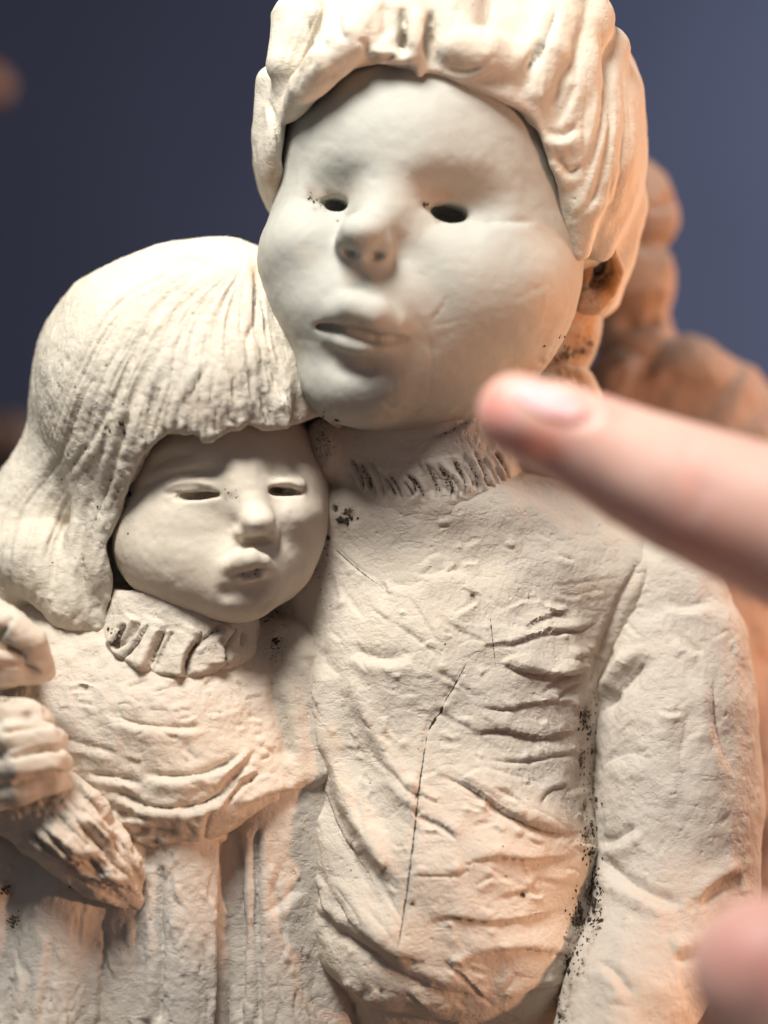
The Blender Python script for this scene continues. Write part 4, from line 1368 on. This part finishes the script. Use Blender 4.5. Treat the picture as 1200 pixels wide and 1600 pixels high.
# ---------------------------------------------------------------- the person's hand reaching in from the right
def hand():
    S = Sculpt(700, 2350, 480, 1600, -960, -350, 8)
    Y = -640
    # index finger: three phalanges, gently bent at the joints
    S.cap([(806, 640, Y, 56), (870, 668, Y, 74), (930, 698, Y, 84), (1000, 735, Y, 94), (1080, 768, Y - 6, 106), (1240, 830, Y - 20, 124), (1330, 862, Y - 26, 128), (1600, 940, Y - 10, 140), (1720, 1000, Y, 150)], k=20)
    S.ell((818, 660, Y - 6), (58, 62, 50), (28, 0, 0), k=30)
    # palm and wrist
    S.ell((1960, 1130, Y + 40), (240, 150, 260), (14, 0, 0), k=60)
    S.cap([(2040, 1200, Y + 40, 210), (2500, 1420, Y + 60, 185)], k=60)
    # curled middle, ring and little fingers
    S.cap([(1860, 1060, Y + 20, 135), (1660, 1060, Y + 60, 116), (1590, 1100, Y + 140, 106), (1630, 1160, Y + 200, 96), (1720, 1190, Y + 190, 86)], k=14)
    S.cap([(1890, 1160, Y + 40, 125), (1720, 1165, Y + 90, 108), (1660, 1210, Y + 160, 98), (1700, 1265, Y + 210, 90), (1790, 1280, Y + 200, 80)], k=14)
    S.cap([(1920, 1260, Y + 40, 110), (1790, 1270, Y + 90, 94), (1740, 1310, Y + 150, 86), (1780, 1360, Y + 190, 76), (1850, 1370, Y + 180, 68)], k=14)
    # thumb folded across the curled fingers
    S.cap([(2060, 1180, Y - 70, 130), (1880, 1150, Y - 130, 112), (1760, 1120, Y - 110, 96), (1690, 1110, Y - 80, 84)], k=24)
    m = S.mesh()
    m.smooth(2)
    for x, y in ((1075, 770), (1090, 760), (1325, 860), (1345, 850)):
        m.stroke([(x - 10, y - 90), (x + 6, y), (x - 6, y + 60)], 6, 3)
    for c, r, a in (((770, 640), (50, 60), 0.75), ((840, 690), (90, 40), 0.5), ((930, 640), (50, 30), 0.45), ((1090, 760), (60, 90), 0.25)):
        m.dab(c, r, 0, ochre=a)
    for x in (1062, 1082, 1100):
        m.stroke([(x + 16, 690), (x + 4, 735), (x + 10, 790)], 5, 3.5, 2, 1, 10)
    # bed of the nail
    m.stroke([(812, 604), (850, 600), (905, 622), (930, 648), (880, 656), (830, 640)], 7, 7)
    m.grain(2.0, 70, 2, 7)
    return m
def lower_hand():
    S = Sculpt(1020, 2300, 1330, 2700, -1160, -350, 9)
    Y = -930
    S.cap([(1200, 1520, Y, 122), (1296, 1690, Y + 10, 140), (1420, 1860, Y + 40, 152), (1640, 2080, Y + 90, 170)], k=24)
    S.cap([(1330, 1930, Y + 90, 120), (1440, 2060, Y + 120, 142), (1680, 2260, Y + 150, 165)], k=14)
    S.cap([(1420, 2110, Y + 160, 115), (1540, 2240, Y + 190, 138), (1720, 2380, Y + 190, 155)], k=14)
    S.cap([(1520, 2290, Y + 220, 100), (1640, 2390, Y + 240, 120), (1780, 2470, Y + 220, 140)], k=14)
    S.cap([(1560, 1640, Y + 260, 105), (1720, 1800, Y + 260, 130), (1860, 2080, Y + 180, 165)], k=24)
    S.ell((1800, 2280, Y + 140), (280, 150, 300), (30, 0, 0), k=60)
    S.cap([(1900, 2380, Y + 140, 210), (2300, 2700, Y + 160, 190)], k=60)
    m = S.mesh()
    m.smooth(2)
    for i in (-10, 4):
        m.stroke([(1170, 1660 + i), (1290, 1700 + i), (1370, 1640 + i)], 7, 4)
    m.dab((1180, 1480), (110, 110), 0, ochre=0.6)
    m.grain(2.0, 70, 2, 8)
    return m
person = thing('person', "blurred hands of a person reaching in from the right, index finger pointing", 'person', (2600, -640, -700))
def at_person(o):
    o.parent = person
    o.matrix_parent_inverse = person.matrix_basis.inverted()
    return o
pointing = at_person(hand().build('hand', SKIN))
at_person(lower_hand().build('hand', SKIN))

def nail_patch(S):
    T = Sculpt(760, 960, 540, 700, -780, -500, 3)
    T.ell((858, 612, Y0 - 74), (72, 66, 33), (26, 0, -18), k=4)
    return T.d
Y0 = -640
def nail():
    S = Sculpt(760, 960, 540, 700, -780, -500, 3)
    Y = -640
    S.cap([(806, 640, Y, 59), (870, 668, Y, 77), (930, 698, Y, 87), (1000, 735, Y, 97)], k=8)
    S.ell((818, 660, Y - 6), (61, 65, 53), (28, 0, 0), k=30)
    S.mix((slice(None),) * 3, nail_patch(S), 4, 'and')
    m = S.mesh()
    m.smooth(1)
    return m
nail().build('fingernail', NAIL, pointing)
